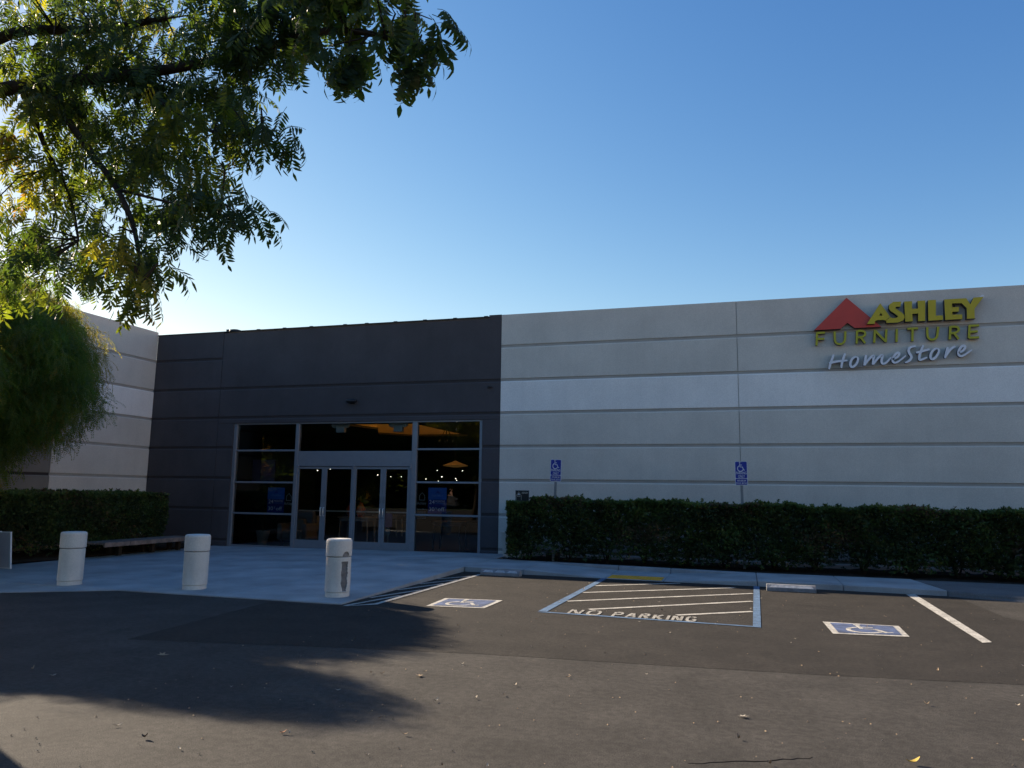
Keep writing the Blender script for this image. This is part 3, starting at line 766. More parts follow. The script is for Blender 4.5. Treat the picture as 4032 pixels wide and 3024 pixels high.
# ceiling spots
SPOT = emit_mat('lit_lamp', (1.0, .93, .80), 5)
CAN = mat('lamp_can', (.02, .02, .02), .5)
spots = []
for (dx, dy, dz) in [(-25.5, 37, 3.3), (-66.98, 97.11, 3.3), (-34.7, 55.21, 3.3), (-35.78, 58.94, 3.3), (-32.14, 54.88, 3.3), (-46.12, 77.97, 3.3), (-139.69, 224.87, 3.3), (-37.76, 74.38, 3.3), (-40.81, 83.84, 3.3), (-39.16, 83.34, 3.3), (-41.9, 97.07, 3.3), (-33.21, 81.53, 3.3), (-48.25, 117.02, 3.3), (-35.32, 91.39, 3.3), (-40.95, 106.42, 3.3), (-23.87, 57.57, 3.3), (-21.71, 57.68, 3.3)]:
    y = 27 + 5 * random.random(); t = y / dy
    spots.append((dx * t, y, 1.6 + 1.7 * t))
def spot0():
    t = empty('pendant_spot', (0, 0, 0), 'small lit pendant spot hanging in the dark showroom', 'spotlight', 'lit spots hanging in the showroom')
    put(MB().lathe([(.035, .16), (.055, .12), (.06, .0), (.052, .0), (.05, .03)], 12), 'can', CAN, t)
    put(MB().lathe([(.05, .02), (.055, -.012), (.03, -.045)], 12), 'lamp', SPOT, t)
    put(MB().tube([(0, 0, .15), (0, 0, 1.0)], .006, 5), 'cord', CAN, t)
    return t
s0 = spot0()
for i, q in enumerate(spots):
    o = s0 if i == 0 else copy_tree(s0)
    o.location = q
    k = random.uniform(.2, .36)
    o.scale = (k, k, min(k, (3.48 - q[2])))
# twin-head emergency lights inside the glass
EM = mat('pale_plastic', (.42, .46, .45), .5)
def emergency(x, lab):
    t = empty('emergency_light', (x, 18.42, 3.2), lab, 'emergency light', 'emergency lights above the doors')
    put(MB().box(x - .13, x + .13, 18.38, 18.50, 3.16, 3.46), 'case', EM, t, bevel=.012)
    for s in (-1, 1):
        put(MB().lathe([(.05, -.06), (.085, -.045), (.09, .0), (.05, .06)], 14, (x + s * .19, 18.43, 3.37), axis='Y'), 'lamp_head', EM, t, smooth=True)
emergency(-10.52, 'pale twin-head emergency light seen through the transom, left one')
emergency(-8.79, 'pale twin-head emergency light against the glowing amber recess')
# furniture glimpsed through the glass
FAB = mat('grey_upholstery', (.22, .23, .25), .9, .15, 30)
WHT = mat('white_lacquer', (.30, .30, .28), .5, .05, 4)
DKW = mat('dark_veneer', (.05, .035, .03), .5, .2, 6)
LIL = mat('lilac_panel', (.17, .13, .30), .7, .1, 3)
ORG = mat('terracotta_glaze', (.35, .09, .03), .5, .2, 8)
LFG = leaf_mat('houseplant_leaf', (.035, .06, .025), (.05, .10, .02))
t = empty('armchair', (-12.5, 20.2, .02), 'grey tufted armchair inside the left shop window', 'armchair')
X, Y_ = -12.35, 19.4
put(MB().box(X - .32, X + .32, Y_ - .3, Y_ + .3, .16, .44), 'seat', FAB, t, bevel=.05)
put(MB().box(X - .36, X + .36, Y_ + .24, Y_ + .42, .30, .98), 'backrest', FAB, t, bevel=.06)
for s in (-1, 1):
    put(MB().box(X + s * .40 - .08, X + s * .40 + .08, Y_ - .3, Y_ + .36, .16, .64), 'armrest', FAB, t, bevel=.05)
    for v in (-1, 1):
        put(MB().tube([(X + s * .3, Y_ + v * .24, .02), (X + s * .32, Y_ + v * .25, .17)], .022, 8), 'leg', DKW, t)
put(MB().box(X - .17, X + .17, Y_ + .10, Y_ + .24, .46, .76), 'cushion', WHT, t, bevel=.05)
t = empty('wall_art', (-15.1, 21, 1.8), 'lilac square panel hanging inside behind the left window', 'picture')
put(MB().box(-14.55, -13.75, 20.2, 20.24, 1.78, 2.5), 'canvas', LIL, t)
put(MB().box(-14.59, -13.71, 20.241, 20.27, 1.74, 2.54), 'frame', DKW, t)
t = empty('partition_wall', (-14, 20.3, 0), 'dark low partition standing inside the left window', 'partition')
put(MB().box(-15.2, -13.0, 20.3, 20.45, .02, 2.7), 'board', IW, t)
put(MB().box(-15.2, -12.95, 20.27, 20.48, 2.7, 2.78), 'capping', DKW, t)
t = empty('house_plant', (-13.0, 19.0, .02), 'spiky potted house plant inside the left shop window', 'plant')
put(MB().lathe([(.13, .02), (.19, .40), (.20, .42), (.17, .42), (.16, .38)], 20, (-13.2, 19.0, 0)), 'pot', WHT, t, smooth=True)
put(MB().tube([(-13.2, 19, .38), (-13.18, 19, .9), (-13.2, 19.02, 1.2)], [.03, .025, .015], 7), 'stem', BARK, t)
for k in range(46):
    a = random.uniform(0, 6.28); e_ = random.uniform(.0, 1.2); L_ = random.uniform(.35, .62); z0 = random.uniform(.75, 1.2)
    d = Vector((math.cos(a) * math.cos(e_), math.sin(a) * math.cos(e_), math.sin(e_)))
    sd_ = Vector((-math.sin(a), math.cos(a), 0)) * .022
    p0 = Vector((-13.19, 19.01, z0)); p1 = p0 + d * L_ * .55; p2 = p0 + d * L_ + Vector((0, 0, -.16))
    put(MB().add([p0 - sd_ * .3, p0 + sd_ * .3, p1 + sd_, p2, p1 - sd_], [(0, 1, 2, 4), (4, 2, 3)]), 'leaf', LFG, t)
def side_table(x, y, w, h, m, lab, cat='table', nm='display_table', gp=None):
    t = empty(nm, (x, y, .02), lab, cat, gp)
    put(MB().box(x - w, x + w, y - .3, y + .3, h - .04, h), 'table_top', m, t, bevel=.008)
    put(MB().box(x - w + .05, x + w - .05, y - .26, y + .26, h - .12, h - .042), 'apron', m, t)
    for s in (-1, 1):
        for v in (-1, 1):
            put(MB().tube([(x + s * (w - .06), y + v * .24, .02), (x + s * (w - .09), y + v * .24, h - .1)], [.02, .03], 7), 'leg', m, t)
    return t
side_table(-11.6, 21.6, .55, .78, WHT, 'white table with turned legs behind the first door')
side_table(-12.0, 24.6, .5, .76, WHT, 'small white table further back behind the second door')
side_table(-7.7, 19.6, .45, .8, DKW, 'dark console table inside the right shop window')
t = empty('lounge_chair', (-12.4, 21.0, .02), 'white rounded lounge chair behind the first entrance door', 'chair')
cxx, cyy = -12.95, 20.95
put(MB().lathe([(.28, .30), (.34, .36), (.33, .46), (.2, .48)], 20, (cxx, cyy, 0)), 'seat', WHT, t, smooth=True)
arc = [(cxx + .36 * math.cos(a), cyy + .36 * math.sin(a)) for a in [R(-20 + 220 * k / 16) for k in range(17)]]
mb = MB()
mb2 = [(x, y) for x, y in arc]
ribbon(mb, mb2, .06, lambda a, b: (a, b, .80), lambda a, b: (a, b, .42), 0, 0)
put(mb, 'backrest', WHT, t)
put(MB().lathe([(.22, .02), (.04, .05), (.04, .3)], 16, (cxx, cyy, 0)), 'pedestal', ALUB, t)
for k, (x, h, lab) in enumerate([(-11.85, .55, 'round terracotta vase on the white table, left of the pair'), (-11.5, .50, 'round terracotta vase on the white table, right of the pair')]):
    t = empty('vase', (x, 21.6, .78), lab, 'vase', 'terracotta vases on the white table')
    put(MB().lathe([(.07, .781), (.14, .90), (.15, 1.02), (.07, 1.16), (.06, 1.2), (.08, 1.22)], 20, (x, 21.6, 0)), 'body', ORG, t, smooth=True)
    for q in range(7):
        a = q * .9
        put(MB().tube([(x, 21.6, 1.15), (x + .05 * math.cos(a), 21.6 + .05 * math.sin(a), 1.4), (x + .16 * math.cos(a), 21.6 + .12 * math.sin(a), 1.62)], [.008, .006, .003], 5), 'twig', BARK, t)
t = empty('info_stand', (-9.4, 19.4, .02), 'small lilac notice stand inside behind the third door', 'stand')
put(MB().lathe([(.16, .02), (.16, .04), (.02, .06)], 20, (-9.46, 19.4, 0)), 'base', ALUB, t)
put(MB().tube([(-9.46, 19.4, .05), (-9.46, 19.4, .62)], .014, 8), 'pole', ALUB, t)
put(MB().box(-9.58, -9.34, 19.36, 19.39, .60, .98), 'board', LIL, t, bevel=.008)
put(MB().box(-9.53, -9.39, 19.352, 19.358, .40, .58), 'leaflet_pocket', FAB, t)
t = empty('dome_pendant', (-8.4, 23.5, 2.3), 'amber shallow dome pendant seen in the right window', 'pendant light')
put(MB().lathe([(.02, 2.62), (.10, 2.58), (.42, 2.46), (.40, 2.44), (.10, 2.40)], 28, (-9.1, 23.5, 0)), 'dome', emit_mat('amber_dome', (.55, .28, .07), .045), t, smooth=True)
put(MB().tube([(-9.1, 23.5, 2.6), (-9.1, 23.5, 3.48)], .012, 6), 'rod', CAN, t)
t = empty('chandelier', (-7.6, 20.2, 2.9), 'black wire chandelier hanging in the right window', 'pendant light')
put(MB().tube([(-8.2, 20.4, 3.05), (-8.2, 20.4, 3.6)], .008, 6), 'rod', CAN, t)
for s in range(6):
    a = s * 1.047
    put(MB().tube([(-8.2, 20.4, 3.5), (-8.2 + .09 * math.cos(a), 20.4 + .09 * math.sin(a), 3.3), (-8.2 + .22 * math.cos(a), 20.4 + .22 * math.sin(a), 3.02)], .007, 5), 'arm', CAN, t)
    put(MB().lathe([(.012, 3.02), (.022, 3.05), (.006, 3.09)], 8, (-8.2 + .22 * math.cos(a), 20.4 + .22 * math.sin(a), 0)), 'bulb', WHT, t)

# ================================================================== FORECOURT THINGS
def bollard(x, y, lab, scar=False):
    t = empty('bollard', (x, y, plaza_z(x, y) - .004), lab, 'bollard', 'round concrete bollards along the forecourt edge')
    MB().lathe([(.180, -.05), (.180, .062), (.174, .068)], 48).build('footing', BOLL, None, smooth=True).parent = t
    o = t.location.copy()
    def drum(name, prof, n=192):
        face = math.atan2(-y, -x)
        sc = face + R(33)
        vs = []; mi = []
        for r_, z in prof:
            for k in range(n):
                a = 2 * math.pi * k / n
                rr = r_
                if scar:
                    rr -= depth(a - sc, z)
                vs.append((rr * math.cos(a), rr * math.sin(a), z))
        fs = []; m_ = []
        for i in range(len(prof) - 1):
            for k in range(n):
                fs.append((i * n + k, i * n + (k + 1) % n, (i + 1) * n + (k + 1) % n, (i + 1) * n + k))
                a = 2 * math.pi * (k + .5) / n; z = (prof[i][1] + prof[i + 1][1]) / 2
                m_.append(1 if scar and depth(a - sc, z) > .004 else 0)
        fs += [tuple(range(n)), tuple((len(prof) - 1) * n + k for k in range(n))]; m_ += [0, 0]
        mb = MB(); mb.add(vs, fs); mb.mi = m_
        ob = mb.build(name, [BOLL, BARE], None, smooth=True)
        ob.parent = t
    def depth(a, z):
        a = (a + math.pi) % (2 * math.pi) - math.pi
        if .085 < z < .52:
            w = R(17) * (1 if z > .2 else .55 + .45 * (z - .075) / .125) * (1 + .08 * math.sin(z * 40))
            c = R(-2) * math.sin(z * 5)
            q = abs(a - c) / w
            if q < 1: return .028 * min(1, (1 - q) * 4) * (.7 + .3 * math.sin(z * 23 + 1) ** 2)
        if .59 < z < .665:
            w = R(17) * math.sqrt(max(0, 1 - ((z - .59) / .075) ** 2))
            if w > 0 and abs(a - R(2)) < w: return .020
        return 0
    body = [(.168, .069), (.184, .075)] + [(.187, .08 + .49 * k / 80) for k in range(81)] + [(.184, .578), (.178, .581)]
    drum('drum', body)
    MB().lathe([(.172, .575), (.172, .60)], 48).build('groove_ring', BARE, None).parent = t
    cap = [(.182, .592), (.192, .598)] + [(.194, .60 + .2 * k / 36) for k in range(37)] + [(.192, .822), (.185, .838), (.170, .847), (.09, .852)]
    drum('cap', cap)
    return t
bollard(-10.55, 10.01, 'pale round concrete bollard at the left, in front of the hedge')
bollard(-8.36, 10.31, 'pale round concrete bollard in front of the timber bench end')
bollard(-5.88, 10.41, 'pale round concrete bollard with a long grey gouge in its side', True)

# timber bench
t = empty('timber_bench', (-13.95, 15.2, .04), 'low weathered timber slab bench in front of the left hedge', 'bench')
for k in range(3):
    x0 = -14.34 + k * .215
    put(MB().box(x0, x0 + .205, 13.75 + .02 * k, 16.75 - .03 * k, .315, .36), 'plank', WOOD, t, bevel=.008)
put(MB().box(-13.70, -13.655, 13.80, 14.55, .262, .362), 'front_plank', WOOD, t, bevel=.008)
put(MB().box(-13.70, -13.655, 14.56, 16.70, .262, .362), 'front_plank', WOOD, t, bevel=.008)
for y in (14.55, 15.6, 16.5):
    for x in (-14.25, -13.98):
        put(MB().box(x - .045, x + .045, y - .05, y + .05, .02, .315), 'leg', BARK, t)
# sandwich board at the left frame edge
t = empty('sandwich_board', (-13.3, 11.1, .02), 'pale grey sandwich board cut off by the left picture edge', 'sandwich board')
AB = mat('board_panel', (.50, .50, .53), .6, .06, 3)
AE = mat('board_frame', (.78, .78, .78), .5, .05, 5)
def aboard(t, xr, y, w, h, lean):
    for s, dy in ((-1, 0), (1, .42)):
        def Q(u, v, d=0): return (xr - w * (1 - u) + (.02 * (.5 - v)) * 0, y + (lean * v if s < 0 else dy - lean * v) + d * s, .02 + h * v)
        put(MB().prism([Q(.03, .03, .0), Q(.97, .03, .0), Q(.97, .97, .0), Q(.03, .97, .0)], [Q(.03, .03, .012), Q(.97, .03, .012), Q(.97, .97, .012), Q(.03, .97, .012)]), 'panel', AB, t)
        for a, b in (((0, 0), (.03, 1)), ((.97, 0), (1, 1)), ((.03, .97), (.97, 1)), ((.03, 0), (.97, .03))):
            r0 = [Q(a[0], a[1], -.006), Q(b[0], a[1], -.006), Q(b[0], b[1], -.006), Q(a[0], b[1], -.006)]
            r1 = [Q(a[0], a[1], .024), Q(b[0], a[1], .024), Q(b[0], b[1], .024), Q(a[0], b[1], .024)]
            put(MB().prism(r0, r1), 'frame_rail', AE, t)
    put(MB().tube([(xr - w * .9, y + .2, .02 + h * 1.01), (xr - w * .1, y + .2, .02 + h * 1.01)], .014, 8), 'hinge_rod', AE, t)
aboard(t, -13.48, 10.98, .62, .70, .07)
# planter by the right-hand hedge
t = empty('tapered_planter', (-5.30, 17.76, .07), 'pale tapered square planter beside the left end of the long hedge', 'planter')
def sq(c, r_, z, ry=None): ry = ry or r_; return [(c[0] - r_, c[1] - ry, z), (c[0] + r_, c[1] - ry, z), (c[0] + r_, c[1] + ry, z), (c[0] - r_, c[1] + ry, z)]
c = (-5.30, 17.76)
put(MB().prism(sq(c, .22, .06), sq(c, .275, .63)), 'pot', WALL, t, bevel=.01)
put(MB().prism(sq(c, .285, .631), sq(c, .287, .675)), 'rim', WALL, t, bevel=.008)
# wheel stops
def wheel_stop(x0, x1, y, lab):
    t = empty('wheel_stop', ((x0 + x1) / 2, y, .004), lab, 'wheel stop', 'concrete wheel stops at the head of the bays')
    pr = [(y, .0), (y, .055), (y + .05, .112), (y + .12, .112), (y + .17, .055), (y + .17, 0)]
    b_ = put(MB().prism([(x0, a, b + .004) for a, b in pr], [(x1, a, b + .004) for a, b in pr]), 'concrete_block', STOPM, t, bevel=.006)
    n = 3 if x0 < 0 else 1
    w = (x1 - x0 - .06) / n
    for k in range(n):
        a0 = x0 + .03 + k * w + .012; a1 = a0 + w - .024
        q = [(a0, y + .0035, .066), (a1, y + .0035, .066), (a1 - .03, y + .040, .103), (a0 + .05, y + .040, .103)]
        q2 = [(a, b + .004 - .0075, c_ + .004) for a, b, c_ in q]
        put(MB().add([(a, b - .0005, c_ + .004) for a, b, c_ in q], [(0, 1, 2, 3)]), 'worn_paint', STOPW, t)
    for x in (x0 + .14, x1 - .14):
        put(MB().lathe([(.016, .114), (.014, .122), (.004, .124)], 10, (x, y + .085, 0)), 'anchor_pin', STEEL, t)
wheel_stop(-4.93, -4.14, 14.20, 'low concrete wheel stop near the inner corner of the kerb')
wheel_stop(.33, 1.12, 13.90, 'low concrete wheel stop right of the blue aisle line')
# bay signs in the hedge
def bay_sign(x, y, z0, z1, lab, lean, w=.262):
    t = empty('parking_sign', (x, y, .07), lab, 'parking sign', 'blue accessible parking signs in the hedge')
    put(MB().box(x - .028, x + .028, y + .002, y + .032, .07, z1 - .06), 'post', STEEL, t, bevel=.004)
    def rr(x0, x1, a0, a1, r_):
        P = []
        for cx_, cz_, s in ((x1 - r_, a1 - r_, 0), (x0 + r_, a1 - r_, 90), (x0 + r_, a0 + r_, 180), (x1 - r_, a0 + r_, 270)):
            P += [(cx_ + r_ * math.cos(R(s + q * 22.5)), cz_ + r_ * math.sin(R(s + q * 22.5))) for q in range(5)]
        return P
    x0, x1 = x - w / 2, x + w / 2
    h = z1 - z0
    f = lambda d: (lambda a, b: (a, y - d, b))
    p = put(MB().plate(rr(x0, x1, z0, z1, .03), f(.004), f(0)), 'panel', WHITE, t)
    zd = z0 + h * .285
    put(MB().plate(rr(x0 + .012, x1 - .012, zd + .005, z1 - .012, .022), f(.0055), f(.0045)), 'blue_field', BLUE, p)
    put(MB().plate(rr(x0 + .012, x1 - .012, z0 + .012, zd - .005, .022), f(.0055), f(.0045)), 'blue_field', BLUE, p)
    mb = MB()
    s_ = h * .40
    wheelchair(mb, lambda u, v: (x - s_ * .50 + u * s_ * .92, y - .0075, z0 + h * .575 + v * s_), lambda u, v: (x - s_ * .50 + u * s_ * .92, y - .006, z0 + h * .575 + v * s_), .085, .085)
    put(mb, 'wheelchair_figure', WHITE, p)
    print_text('PARKING', x0 + .022, x1 - .022, z0 + h * .455, z0 + h * .565, y - .007, WHITE, p, .012)
    print_text('ONLY', x0 + .065, x1 - .06, z0 + h * .315, z0 + h * .425, y - .007, WHITE, p, .012)
    print_text('MINIMUM', x0 + .045, x1 - .04, z0 + h * .155, z0 + h * .235, y - .007, WHITE, p, .006)
    print_text('FINE $250', x0 + .022, x1 - .022, z0 + h * .045, z0 + h * .125, y - .007, WHITE, p, .006)
    for zz in (z1 - .03, z0 + .03):
        put(MB().lathe([(.007, y - .010), (.009, y - .006)], 8, (x, 0, zz), axis='Y'), 'bolt', STEEL, p)
    t.rotation_euler.y = R(lean)
bay_sign(-4.17, 17.0, 1.862, 2.372, 'blue accessible parking sign nearest the dark entrance wall, leaning slightly', 1.6)
bay_sign(-.02, 17.0, 1.818, 2.335, 'blue accessible parking sign on the upright post in the middle of the hedge', -.4)
# little black yard sign
t = empty('yard_sign', (-4.88, 17.3, .07), 'small black rectangular sign peeping over the left end of the hedge', 'sign')
x0, x1, z0, z1, y = -5.13, -4.81, 1.36, 1.648, 17.2
put(MB().tube([(-4.97, y + .02, .07), (-4.97, y + .02, 1.5)], .014, 8), 'post', STEEL, t)
p = put(MB().box(x0, x1, y, y + .008, z0, z1), 'panel', BLACK, t)
put(MB().box(x0 - .008, x1 + .008, y + .0085, y + .014, z0 - .008, z1 + .008), 'backing_plate', STEEL, t)
GD = mat('pale_gold_print', (.42, .40, .33), .5)
mb = MB()
ribbon(mb, [(-5.117, 1.42), (-5.117, 1.53), (-5.052, 1.62), (-4.99, 1.53), (-4.99, 1.42)], .009, lambda a, b: (a, y - .002, b), lambda a, b: (a, y - .0005, b), 0, 0)
put(mb, 'house_outline', GD, p)
put(MB().plate([(-5.085, 1.545), (-5.052, 1.59), (-5.018, 1.545), (-5.052, 1.552)], lambda a, b: (a, y - .002, b), lambda a, b: (a, y - .0005, b)), 'roof_mark', WHITE, p)
print_text('ASHLEY', -5.103, -5.005, 1.505, 1.532, y - .002, GD, p, .02)
print_text('ASHLEY', -4.982, -4.822, 1.575, 1.618, y - .002, GD, p, .03)
# things low behind the hedge
t = empty('valve_box', (-4.3, 17.6, .07), 'small black utility box in the gap under the hedge', 'utility box')
put(MB().box(-4.40, -4.12, 17.25, 17.5, .07, .22), 'case', BLACK, t, bevel=.01)
put(MB().box(-4.41, -4.11, 17.24, 17.51, .221, .24), 'lid', BLACK, t, bevel=.006)

# ================================================================== VEGETATION
LG = [leaf_mat('leaf_deep_green', (.032, .054, .018), (.105, .17, .016), .46),
      leaf_mat('leaf_green', (.052, .076, .018), (.22, .27, .018), .52),
      leaf_mat('leaf_yellow_green', (.080, .085, .014), (.40, .37, .02), .55),
      leaf_mat('leaf_amber', (.14, .075, .016), (.50, .27, .03), .55)]
HG = [leaf_mat('hedge_leaf_dark', (.050, .072, .026), (.065, .10, .02), .25, .55),
      leaf_mat('hedge_leaf_green', (.088, .130, .038), (.10, .16, .025), .3, .5),
      leaf_mat('hedge_leaf_brown', (.11, .08, .045), (.05, .04, .02), .2, .7)]
FG = [leaf_mat('feathery_leaf_dark', (.068, .108, .026), (.21, .30, .025), .52),
      leaf_mat('feathery_leaf_olive', (.085, .105, .022), (.34, .34, .025), .52),
      leaf_mat('feathery_leaf_backlit_gold', (.12, .105, .02), (.46, .37, .04), .52)]

def leaflet(L_, w, curl=.25, sick=0.0):
    """one lance-shaped leaflet along +X, seven points, folded and curling down"""
    return np.array([(0, 0, 0), (.35 * L_, w * .5, .012 * L_ - curl * .06 * L_ + sick * .02), (.35 * L_, -w * .5, .012 * L_ - curl * .06 * L_), (.4 * L_, 0, -.05 * w - curl * .08 * L_),
                     (.72 * L_, w * .36 + sick * w, -curl * .24 * L_), (.72 * L_, -w * .36 + sick * w, -curl * .24 * L_), (L_, sick * w * 3, -curl * .5 * L_)])
LF = [(0, 3, 1), (0, 2, 3), (1, 3, 4), (3, 2, 5), (3, 5, 4), (4, 5, 6)]

def frond(Lr, pairs, ll, lw, droop, curl=.3, sick=0.0):
    """pinnate leaf: curved stalk with paired leaflets; returns vertices, faces"""
    V = []; F = []
    def pos(t):
        a = droop * t
        return np.array([Lr * (math.sin(a) / droop if droop > .01 else t), 0, -Lr * ((1 - math.cos(a)) / droop if droop > .01 else 0)]), a
    def addl(p, ang, side, sc):
        v = leaflet(ll * sc, lw * sc, curl, sick * side)
        ca, sa = math.cos(ang), math.sin(ang)
        yaw_ = side * R(random.uniform(48, 66)) if side else random.uniform(-.2, .2)
        cy_, sy_ = math.cos(yaw_), math.sin(yaw_)
        dip = random.uniform(.15, .6)
        cd, sd2 = math.cos(dip), math.sin(dip)
        q = np.stack([v[:, 0] * cd + v[:, 2] * sd2, v[:, 1], -v[:, 0] * sd2 + v[:, 2] * cd], 1)
        q = np.stack([q[:, 0] * cy_ - q[:, 1] * sy_, q[:, 0] * sy_ + q[:, 1] * cy_, q[:, 2]], 1)
        q = np.stack([q[:, 0] * ca + q[:, 2] * sa, q[:, 1], -q[:, 0] * sa + q[:, 2] * ca], 1) + p
        b = len(V); V.extend(q.tolist()); F.extend([(b + i, b + j, b + k) for i, j, k in LF])
    prev = None
    for k in range(6):
        p, a = pos(k / 5)
        r_ = .0022 * (1 - .6 * k / 5)
        n = np.array([math.sin(a), 0, math.cos(a)])
        b = len(V)
        V.extend([(p + np.array([0, r_, 0])).tolist(), (p + np.array([0, -r_, 0])).tolist(), (p + n * r_ * 1.5).tolist()])
        if prev is not None:
            for i in range(3):
                j = (i + 1) % 3
                F.append((prev + i, prev + j, b + j)); F.append((prev + i, b + j, b + i))
        prev = b
    for k in range(pairs):
        t = .28 + .70 * k / pairs
        p, a = pos(t)
        for sd_ in (-1, 1):
            addl(p, a, sd_, random.uniform(.85, 1.08) * (1 - .18 * abs(k / pairs - .45)))
    p, a = pos(1)
    addl(p, a, 0, 1.0)
    return np.array(V), np.array(F)

def rots(n, pitch_lo, pitch_hi, yaw_c=None, yaw_s=math.pi):
    yw = rng.uniform(-math.pi, math.pi, n) if yaw_c is None else yaw_c + rng.uniform(-yaw_s, yaw_s, n)
    pt = rng.uniform(pitch_lo, pitch_hi, n); rl = rng.uniform(-.7, .7, n)
    cy_, sy_, cp, sp, cr, sr = np.cos(yw), np.sin(yw), np.cos(pt), np.sin(pt), np.cos(rl), np.sin(rl)
    M_ = np.empty((n, 3, 3))
    M_[:, 0, 0] = cy_ * cp; M_[:, 0, 1] = cy_ * sp * sr - sy_ * cr; M_[:, 0, 2] = cy_ * sp * cr + sy_ * sr
    M_[:, 1, 0] = sy_ * cp; M_[:, 1, 1] = sy_ * sp * sr + cy_ * cr; M_[:, 1, 2] = sy_ * sp * cr - cy_ * sr
    M_[:, 2, 0] = -sp; M_[:, 2, 1] = cp * sr; M_[:, 2, 2] = cp * cr
    return M_

def scatter(name, protos, pos, rot, scale, mats, mi, parent):
    """join many copies of a few leaf shapes into one real mesh"""
    VV = []; FF = []; MI = []; base = 0
    pick = rng.integers(0, len(protos), len(pos))
    for k, (v, f) in enumerate(protos):
        idx = np.nonzero(pick == k)[0]
        if not len(idx): continue
        q = np.einsum('nij,vj->nvi', rot[idx], v) * scale[idx][:, None, None] + pos[idx][:, None, :]
        VV.append(q.reshape(-1, 3))
        ff = f[None] + (np.arange(len(idx)) * len(v))[:, None, None] + base
        FF.append(ff.reshape(-1, f.shape[1])); MI.append(np.repeat(mi[idx], len(f)))
        base += len(idx) * len(v)
    V = np.concatenate(VV); F = np.concatenate(FF); M_ = np.concatenate(MI)
    me = bpy.data.meshes.new(name)
    me.vertices.add(len(V)); me.vertices.foreach_set('co', V.astype(np.float32).ravel())
    k = F.shape[1]
    me.loops.add(F.size); me.loops.foreach_set('vertex_index', F.astype(np.int32).ravel())
    me.polygons.add(len(F)); me.polygons.foreach_set('loop_start', np.arange(0, F.size, k, dtype=np.int32))
    me.polygons.foreach_set('material_index', M_.astype(np.int32))
    for q in mats: me.materials.append(q)
    me.update(calc_edges=True)
    o = bpy.data.objects.new(name, me); COL.objects.link(o)
    if parent is not None:
        o.parent = parent; o.location = -world_origin(parent)
    o['kind'] = 'stuff'
    return o

def ball(n, c, r_, shell=.35):
    """points in an ellipsoid, biased to the outside"""
    d = rng.normal(size=(n, 3)); d /= np.linalg.norm(d, axis=1)[:, None]
    u = rng.uniform(shell ** 3, 1, n) ** (1 / 3)
    return np.array(c) + d * u[:, None] * np.array(r_)

# ------------------------------------------------------------------ the tree overhead (leaves within a few metres of the camera)
TB = Vector((-8.0, 5.0, 0))
tree = empty('shade_tree', TB, 'big pinnate-leaved shade tree overhanging the upper left, leaves turning amber', 'tree')
put(MB().tube([(-8.05, 5.02, -.1), (-8.0, 5.0, .4), (-7.9, 4.9, 1.6), (-7.75, 4.6, 2.8), (-7.6, 4.25, 3.7)], [.24, .19, .165, .15, .14], 14), 'trunk', BARK, tree, smooth=True)
main = [(-7.62, 4.25, 3.6), (-7.0, 4.2, 4.25), (-6.3, 4.22, 4.66)] + LIMBS['main']
n = len(main)
put(MB().tube(chaikin(main, 2), [.078 * (1 - .86 * k / (len(chaikin(main, 2)) - 1)) for k in range(len(chaikin(main, 2)))], 10), 'branch', BARK, tree, smooth=True)
for k, r0 in (('a', .035), ('b', .030), ('c', .022), ('e', .024), ('f', .014)):
    q = chaikin(LIMBS[k], 2)
    put(MB().tube(q, [r0 * (1 - .75 * i / (len(q) - 1)) for i in range(len(q))], 8), 'branch', BARK, tree, smooth=True)
q = chaikin([(-7.6, 4.25, 3.65), (-7.0, 4.35, 4.8)] + LIMBS['d'], 2)
put(MB().tube(q, [.07 * (1 - .7 * i / (len(q) - 1)) for i in range(len(q))], 9), 'branch', BARK, tree, smooth=True)
for top in ((-8.6, 5.2, 6.6), (-8.9, 3.4, 6.4), (-7.0, 3.0, 6.0)):
    q = chaikin([(-7.62, 4.25, 3.65), tuple((Vector((-7.62, 4.25, 3.65)).lerp(Vector(top), .5) + Vector((.2, 0, .2)))), top], 2)
    put(MB().tube(q, [.09 * (1 - .8 * i / (len(q) - 1)) for i in range(len(q))], 9), 'branch', BARK, tree, smooth=True)

slim = [frond(.24, 6, .082, .021, random.uniform(.5, 1.1), .3) for _ in range(6)]
broad = [frond(.25, 6, .078, .031, random.uniform(.7, 1.3), .75, .25) for _ in range(5)]
limb_pts = [Vector(p) for v in LIMBS.values() for p in chaikin(v, 2)]
tw = MB()
P_, K_, Bd = [], [], []
edge = []
for i, (x, y, z, r_) in enumerate(BLOBS):
    c = Vector((x, y, z))
    near = min(limb_pts, key=lambda p: (p - c).length)
    for s in range(max(2, int(r_ * 9))):
        tgt = c + Vector(ball(1, (0, 0, 0), (r_ * .8,) * 3)[0])
        mid = near.lerp(tgt, .55) + Vector((random.uniform(-.08, .08), random.uniform(-.08, .08), random.uniform(.02, .14)))
        tw.tube([near, mid, tgt], [.009, .006, .003], 5)
    wide = i >= 24
    n = int((300 if x > -4.8 else 150) * r_ ** 3 * 4.19 * (1.0 if r_ > .3 else (3.2 if wide else 2.0))) + 8
    # leaves sit in sprays round the twig tips, with gaps between
    kk = max(3, n // 9)
    tips = ball(kk, (x, y, z), (r_, r_ * 1.15, r_ * .92), .25)
    sp_ = min(.13, r_ * .5)
    pts = tips[rng.integers(0, kk, n)] + rng.normal(0, sp_ * .55, (n, 3))
    P_.append(pts); Bd += [wide] * n
